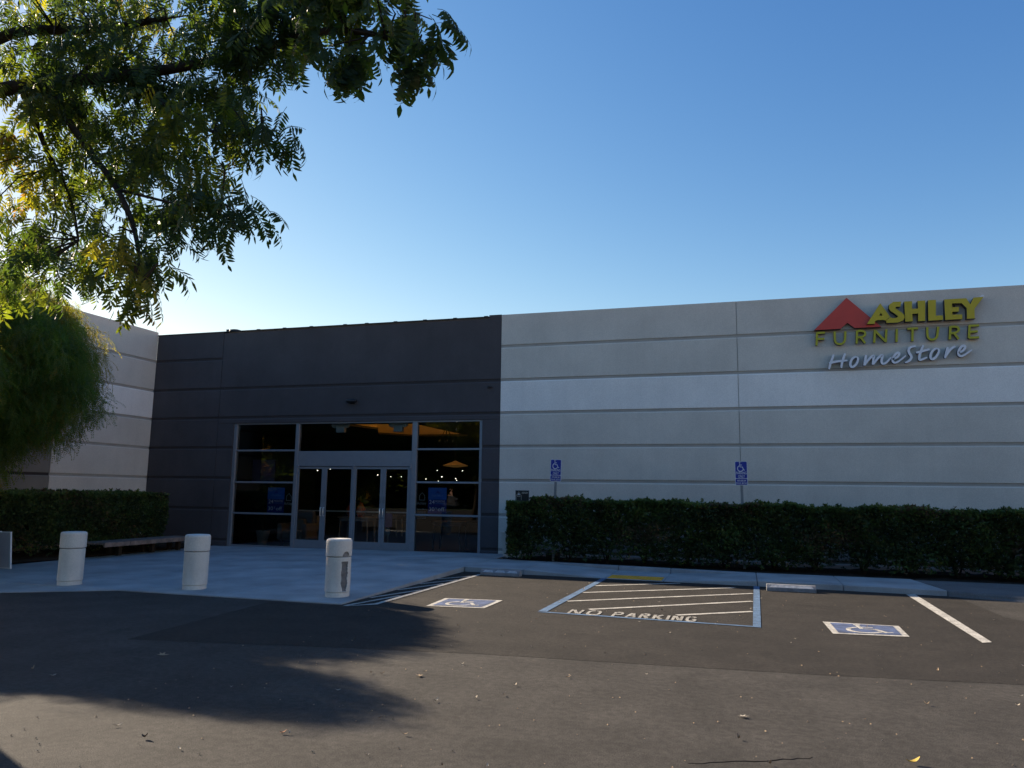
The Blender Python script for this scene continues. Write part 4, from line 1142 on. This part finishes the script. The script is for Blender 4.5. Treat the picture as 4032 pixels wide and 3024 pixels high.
# deeper crown behind, left and upwards; unseen part added to keep sky light off
for c, r_, n in (((-7.0, 5.9, 6.3), (1.4, 1.0, .7), 150), ((-8.3, 5.2, 5.6), (1.2, 1.2, .8), 100), ((-7.6, 3.2, 5.6), (1.4, 1.0, .8), 150), ((-6.0, 5.8, 6.0), (1.1, .8, .6), 150), ((-7.1, 5.7, 3.9), (.8, .6, .6), 110), ((-8.6, 3.2, 6.2), (1.3, 1.3, .9), 200), ((-4.5, 5.4, 6.4), (1.4, .7, .6), 220), ((-6.5, 1.5, 6.3), (1.6, 1.6, .8), 260)):
    tips = ball(max(4, n // 10), c, r_, .2)
    pts = tips[rng.integers(0, len(tips), n)] + rng.normal(0, .09, (n, 3)); P_.append(pts); Bd += [False] * n
    for s in range(9):
        a = Vector(pts[s]); b = Vector(c)
        tw.tube([b, b.lerp(a, .5) + Vector((0, 0, .1)), a], [.012, .008, .004], 5)
tag(put(tw, 'twig', BARK, tree), kind='stuff')
P_ = np.concatenate(P_); Bd = np.array(Bd)
N = len(P_)
# colour patches follow the branch they grow on: a few have turned
h = np.sin(P_[:, 0] * 3.1 + 1.3) + np.sin(P_[:, 1] * 2.7 + P_[:, 2] * 3.3) + rng.normal(0, .55, N)
h = h - .9 * (P_[:, 0] > -5.0) + .25 * (P_[:, 2] < 3.6)
mi = np.where(h > 2.25, 3, np.where(h > 1.45, 2, np.where(h > -.1, 1, 0)))
mi = np.where(Bd & (mi == 2), 0, mi)
rot = rots(N, .1, 1.15)
sc = rng.uniform(.8, 1.12, N)
# the 300 leaves that show largest (lowest and nearest) are parts of their own
camp = np.array([0, 0, 1.6])
dist = np.linalg.norm(P_ - camp, axis=1)
# only those inside the picture count
dv = P_ - camp
axf = np.array(fw); axr = np.array(r2); axu = np.array(u2)
zf = dv @ axf
inpic = (np.abs(dv @ axr / zf) < .70) & (np.abs(dv @ axu / zf) < .53)
order = np.argsort(np.where(inpic, dist, 99))[:300]
single = np.zeros(N, bool); single[order] = True
leaf_me = {}
for wide, protos in ((False, slim), (True, broad)):
    for k, (v, f) in enumerate(protos):
        for mm in range(4):
            me = bpy.data.meshes.new('leaf'); me.from_pydata(v.tolist(), [], f.tolist()); me.materials.append(LG[mm])
            leaf_me[wide, k, mm] = me
org = world_origin(tree)
for i in order:
    o = bpy.data.objects.new('leaf', leaf_me[bool(Bd[i]), random.randrange(5), int(mi[i])])
    COL.objects.link(o)
    o.parent = tree
    mw = Matrix([list(rot[i][r_] * sc[i]) for r_ in range(3)]).to_4x4()
    mw.translation = Vector(P_[i]) - org
    o.matrix_local = mw
rest = ~single
for wide, protos, nm in ((False, slim, 'foliage'), (True, broad, 'foliage')):
    s_ = rest & (Bd == wide)
    if s_.any(): scatter(nm, protos, P_[s_], rot[s_], sc[s_], LG, mi[s_], tree)

# ------------------------------------------------------------------ feathery tree in the bed
def spray(L_, n, ll, lw, droop):
    V = []; F = []
    for k in range(n):
        t = (k + .6) / n
        a = droop * t
        p = np.array([L_ * math.sin(a) / droop, 0, -L_ * (1 - math.cos(a)) / droop])
        for s in (-1, 1):
            d = np.array([math.cos(a) * .6, s * .75, -math.sin(a) * .6 - random.uniform(0, .4)]); d /= np.linalg.norm(d)
            w = np.cross(d, [random.uniform(-.4, .4), random.uniform(-.4, .4), 1]); w /= np.linalg.norm(w)
            l_ = ll * random.uniform(.7, 1.1)
            b = len(V)
            V += [p, p + d * l_ * .5 + w * lw, p + d * l_, p + d * l_ * .5 - w * lw]
            F.append((b, b + 1, b + 2, b + 3))
    return np.array(V), np.array(F)
def feathery(base, blobs, dens, label, nm='feathery_tree', protos=None, mats=FG, lean=0, top_backlight=1.0, limbs=True):
    t = empty(nm, base, label, 'tree')
    b = Vector(base)
    cen = Vector(np.mean([c for c, r_ in blobs], axis=0))
    fork = Vector((b.x + (cen.x - b.x) * .25, b.y + (cen.y - b.y) * .25, 1.5))
    put(MB().tube([b - Vector((0, 0, .1)), b.lerp(fork, .5) + Vector((.04, -.03, 0)), fork], [.19, .14, .12], 12), 'trunk', BARK, t, smooth=True)
    P = []
    for c, r_ in blobs:
        c = Vector(c)
        q = chaikin([tuple(fork), tuple(fork.lerp(c, .5) + Vector((.1, .1, .35))), tuple(c + Vector((0, 0, r_[2] * .5)))], 2)
        put(MB().tube(q, [.075 * (1 - .8 * i / (len(q) - 1)) for i in range(len(q))], 8), 'branch', BARK, t, smooth=True)
        n = int(dens * r_[0] * r_[1] * r_[2] * 4.19); n = int(n * 2.6) if c.y < 9.1 else max(n, min(420, 3 * n))
        pts = ball(n, c, r_, .45)
        # lumpy surface: pull some points in, let others trail
        lump = np.sin(pts[:, 0] * 4.1 + c.x) * np.sin(pts[:, 1] * 3.7) * np.sin(pts[:, 2] * 3.9 + 1)
        pts = np.array(c) + (pts - np.array(c)) * (1 + .16 * lump)[:, None]
        P.append(pts)
    P = np.concatenate(P); n = len(P)
    rel = (P[:, 2] - min(c[2] - r_[2] for c, r_ in blobs)) / 4.5
    h = np.sin(P[:, 0] * 2.3 + 2) + np.sin(P[:, 1] * 2.1 + P[:, 2] * 2.6) + rel * 1.1 * top_backlight + rng.normal(0, .5, n)  # more gold leaves higher up: the backlit top is put into leaf colour
    mi = np.where(h > 1.75, 2, np.where(h > .75, 1, 0))
    scatter('foliage', protos, P, rots(n, -.1, 1.25), rng.uniform(.75, 1.2, n), mats, mi, t)
    return t
sp = [spray(.34, 9, .055, .0075, random.uniform(.6, 1.3)) for _ in range(6)]
feathery((-15.2, 10.9, .03), TREE2, 430, 'dark drooping feathery tree standing in the bed before the left wing', protos=sp)
# ------------------------------------------------------------------ hedges
def cluster(n, L_, w):
    V = []; F = []
    for k in range(n):
        a = k * 2.4 + random.uniform(-.4, .4); e_ = random.uniform(-.2, 1.2)
        d = np.array([math.cos(a) * math.cos(e_), math.sin(a) * math.cos(e_), math.sin(e_)])
        s = np.array([-math.sin(a), math.cos(a), random.uniform(-.5, .5)])
        l_ = L_ * random.uniform(.7, 1.2)
        b = len(V)
        V += [d * .008, d * l_ * .5 + s * w, d * l_, d * l_ * .5 - s * w]
        F.append((b, b + 1, b + 2, b + 3))
    return np.array(V), np.array(F)
cl = [cluster(7, .062, .015) for _ in range(6)]
def hedge(name, x0, x1, y0, y1, z0, zt, dens, label, along='x', step=.85, flat=.04):
    t = empty(name, ((x0 + x1) / 2, (y0 + y1) / 2, z0), label, 'hedge')
    L_ = (x1 - x0) if along == 'x' else (y1 - y0)
    ns = int(L_ / step)
    plants = []
    for k in range(ns):
        u = (k + .5) / ns
        c = (x0 + (x1 - x0) * u, (y0 + y1) / 2) if along == 'x' else ((x0 + x1) / 2, y0 + (y1 - y0) * u)
        c = (c[0] + random.uniform(-.08, .08), c[1] + random.uniform(-.08, .08))
        plants.append(c)
        mb = MB()
        for s in range(4):
            a = random.uniform(0, 6.28)
            p1 = (c[0] + .10 * math.cos(a), c[1] + .10 * math.sin(a), z0 + .25)
            p2 = (c[0] + .30 * math.cos(a), c[1] + .25 * math.sin(a), z0 + random.uniform(.6, .9))
            mb.tube([(c[0], c[1], z0 - .05), p1, p2], [.022, .016, .006], 6)
        put(mb, 'stem', BARK, t)
    vol = (x1 - x0) * (y1 - y0) * 1.35
    n = int(dens * vol)
    P = np.stack([rng.uniform(x0, x1, n), rng.uniform(y0, y1, n), rng.uniform(0, 1, n) ** .72], 1)
    # push outwards: clipped shell is denser than the middle
    k = rng.uniform(0, 1, n)
    fr = k < .42
    if along == 'x': P[fr, 1] = y0 + np.abs(rng.normal(0, .09, fr.sum()))
    else: P[fr, 0] = x1 - np.abs(rng.normal(0, .09, fr.sum()))
    tp_ = (k >= .42) & (k < .60)
    P[tp_, 2] = 1 - np.abs(rng.normal(0, .035, tp_.sum()))
    en = (k >= .60) & (k < .64)
    if along == 'x': P[en, 0] = x0 + np.abs(rng.normal(0, .07, en.sum()))
    else: P[en, 1] = y1 - np.abs(rng.normal(0, .07, en.sum()))
    zz = zt(P[:, 0], P[:, 1])
    f = P[:, 2].copy()
    P[:, 2] = z0 + .05 + f * (zz - z0 - .05)
    bulge = .07 * np.sin(P[:, 0] * 3.3 + 1) * np.sin(P[:, 2] * 5 + P[:, 0]) + .04 * np.sin(P[:, 0] * 9 + P[:, 2] * 7)
    if along == 'x': P[:, 1] += np.where(P[:, 1] < (y0 + y1) / 2, -bulge, bulge)
    else: P[:, 0] += np.where(P[:, 0] > (x0 + x1) / 2, bulge, -bulge)
    # leggy underneath: between the plants the foliage thins out towards the ground
    pl = np.array(plants)
    ax = 0 if along == 'x' else 1
    gapd = np.min(np.abs(P[:, ax][:, None] - pl[:, ax][None]), axis=1)
    wob = .5 + .5 * np.sin(P[:, ax] * 2.1 + .7) * np.sin(P[:, ax] * .9)
    keep = rng.uniform(0, 1, n) < np.clip(.30 + (f - .08 + .30 * wob - gapd * .35) * 2.6, .10, 1)
    P = P[keep]; f = f[keep]
    # stray new shoots above the clipped line
    ns_ = int(13 * L_)
    for _ in range(ns_):
        sx_ = random.uniform(x0, x1); sy_ = random.uniform(y0, y1); hh_ = random.uniform(.015, .07) * (1 if random.random() < .85 else 1.8)
        if -5.3 < sx_ < -4.6: hh_ *= .2
        zt_ = float(zt(np.array([sx_]), np.array([sy_]))[0])
        P = np.concatenate([P, np.array([[sx_ + random.gauss(0, .012), sy_, zt_ + hh_ * q] for q in (.3, .65, 1)])]); f = np.concatenate([f, [1, 1, 1]])
    n = len(P)
    h = rng.normal(0, .6, n) + 1.4 * (f > .93) + .8 * np.sin(P[:, 0] * 2.4) * np.sin(P[:, 2] * 6) * 1.0  # lighter leaves along the top paint in the light it catches
    br = np.sin(P[:, 0] * 1.7 + 2.0) * np.sin(P[:, 2] * 4.2 + P[:, 1] * 2) + rng.normal(0, .35, n)
    mi = np.where(br > .80, 2, np.where(h > .45, 1, 0))
    scatter('foliage', cl, P, rots(n, -.6, .6), rng.uniform(.75, 1.35, n), HG, mi, t)
    return t
hedge('hedge', -5.12, 9.6, 16.50, 17.45, .08, lambda x, y: 1.455 - .07 * ((x < -4.62) & (x > -5.3)) - .012 * (x + 5) + .025 * np.sin(x * 2.7) + .02 * np.sin(x * 8.1), 2700, 'long clipped hedge under the pale grooved wall, thin near the ground')
hedge('hedge', -16.3, -14.45, 9.6, 16.6, .04, lambda x, y: 1.44 + .02 * np.sin(y * 2.9) + .012 * np.sin(y * 7), 1500, 'dark clipped hedge behind the timber bench on the left', along='y')
# ------------------------------------------------------------------ the wooded verge behind the photographer, seen only as reflections
wd = bpy.data.objects.new('tmp', None); COL.objects.link(wd)
COL.objects.unlink(wd); bpy.data.objects.remove(wd)
big = [cluster(5, .95, .30) for _ in range(4)]
P = []
for k in range(44):
    x = -105 + k * 4.1 + random.uniform(-1.5, 1.5); y = -37 + random.uniform(-5, 5); hgt = random.uniform(8, 13)
    P.append(ball(360, (x, y, hgt * .56), (3.5, 3.0, hgt * .46), .5))
    P.append(ball(420, (x + 2, y + 4, 2.2), (3.6, 1.8, 2.6), .2)); P.append(ball(420, (x, y - 3, 2.4), (3.6, 1.8, 2.8), .2))
P = np.concatenate(P); n = len(P)
hh = np.sin(P[:, 0] * .5) + rng.normal(0, .7, n)
scatter('woodland', big, P, rots(n, -.6, .6), rng.uniform(.8, 1.3, n), [LG[0], HG[0], LG[1], LG[3]], np.where(hh > 1.5, 3, np.where(hh > .3, 1, np.where(hh > -.5, 0, 2))), None)
# a shade tree further back on the lot, known from the shop-window reflections
feathery((-15.0, -5.2, 0), [((-15.0, -5.0, 5.2), (3.0, 3.0, 2.2)), ((-13.2, -5.5, 4.4), (1.8, 1.8, 1.6))], 60, 'loose shade tree mirrored in the right-hand shop window', nm='lot_tree', protos=slim, mats=LG)
GRS = mat('verge_grass', (.05, .075, .02), .95, .3, 3)
tag(MB().add([(-90, -26, .01), (70, -26, .01), (70, -48, .01), (-90, -48, .01)], [(0, 1, 2, 3)]).build('grass_verge', GRS), kind='structure')

# ================================================================== FALLEN LEAVES
DL = [mat('dry_leaf_pale', (.46, .40, .31), .7, .2, 30), mat('dry_leaf_tan', (.30, .21, .12), .7, .2, 30), mat('dry_leaf_brown', (.10, .065, .04), .8, .2, 30),
      mat('dry_leaf_yellow', (.50, .36, .07), .7, .2, 30), mat('dry_leaf_orange', (.38, .14, .05), .7, .2, 30)]
def dry(L_, w, curl, twist):
    V = []; F = []
    n = 6
    for i in range(n + 1):
        t = i / n
        ww = w * math.sin(math.pi * min(1, t * .93 + .04)) ** .8
        zc = .004 + curl * L_ * (t - .45) ** 2
        tw_ = twist * (t - .5)
        for s in (-1, 0, 1):
            V.append((L_ * (t - .5), s * ww * math.cos(tw_), zc + abs(s) * ww * .55 + s * ww * math.sin(tw_) + .004))
    for i in range(n):
        for s in range(2):
            a = i * 3 + s
            F.append((a, a + 1, a + 4, a + 3))
    return V, F
def lobed():
    P = [(-.05, 0)]
    for a, r_ in ((150, .022), (120, .045), (95, .020), (60, .048), (35, .020), (0, .060), (-35, .020), (-60, .048), (-95, .020), (-120, .045), (-150, .022)):
        P.append((r_ * math.cos(R(a)), r_ * math.sin(R(a))))
    V = [(x, y, .006 + 1.8 * (x * x + y * y) + .2 * abs(y)) for x, y in P] + [(0, 0, .006)]
    n = len(P)
    return V, [(i, (i + 1) % n, n) for i in range(n)]
shapes = [dry(.062, .011, 1.2, .6), dry(.050, .012, 2.4, -.9), dry(.070, .008, .8, 1.4), dry(.045, .015, 2.0, .3), dry(.055, .010, 1.6, 2.0)]
dm = {}
def leafmesh(k, c):
    if (k, c) not in dm:
        v, f = shapes[k] if k < 5 else lobed()
        me = bpy.data.meshes.new('fallen_leaf'); me.from_pydata(v, [], f); me.materials.append(DL[c]); dm[k, c] = me
    return dm[k, c]
def drop(x, y, k, c, s, lab='small dry curled leaf lying on the asphalt', grp='dry leaves scattered on the asphalt', z=.005, rz=None):
    o = bpy.data.objects.new('fallen_leaf', leafmesh(k, c)); COL.objects.link(o)
    o.location = (x, y, z); o.rotation_euler = (random.uniform(-.15, .15), random.uniform(-.15, .15), random.uniform(0, 6.28) if rz is None else rz); o.scale = (s, s, s)
    tag(o, lab, 'leaf', grp)
for _ in range(78):
    u = random.random()
    y = 4.1 + 9.8 * u ** 1.35
    x = random.uniform(-4.6 + .1 * y, 1.2 + (y - 4) * .34)
    if random.random() < .22: x = random.uniform(-8, -3)
    if y > 9.4 and x < -5.2: continue
    drop(x, y, random.randrange(5), random.choice([0, 0, 0, 1, 1, 2]), random.uniform(.4, .85))
def dropat(x, y, k, c, s, lab, rz=0.): drop(x, y, k, c, s, lab, None, rz=rz)
dropat(.94, 5.36, 0, 3, 1.35, 'yellow dry leaf lying at the lower right of the asphalt', .2)
dropat(-.05, 6.03, 5, 0, .8, 'pale lobed leaf on the sunlit asphalt right of centre')
dropat(-2.95, 4.60, 0, 4, .8, 'orange curled leaf on the sunlit strip at lower left', .3)
dropat(-3.72, 4.22, 3, 2, 1.0, 'crumpled dark brown leaf on the sunlit strip at lower left')
dropat(-5.38, 6.25, 5, 1, 1.1, 'brown lobed leaf lying in the deep shade on the left', .8)
dropat(-2.75, 6.35, 5, 1, .9, 'brown lobed leaf at the ragged edge of the tree shade', 2)
# loose grit
gv = []; gf = []
for _ in range(320):
    y = 3.6 + 10.3 * random.random() ** 1.6; x = random.uniform(-5, 1 + (y - 4) * .4)
    s = random.uniform(.004, .011); a = random.random() * 6.28; b = len(gv)
    if y > 9.4 and x < -5.2: continue
    for k in range(3):
        gv.append((x + s * math.cos(a + k * 2.1), y + s * math.sin(a + k * 2.1), .005))
    gv.append((x, y, .005 + s * .8))
    gf += [(b, b + 1, b + 3), (b + 1, b + 2, b + 3), (b + 2, b, b + 3)]
tag(MB().add(gv, gf).build('grit', DL[1]), kind='stuff')
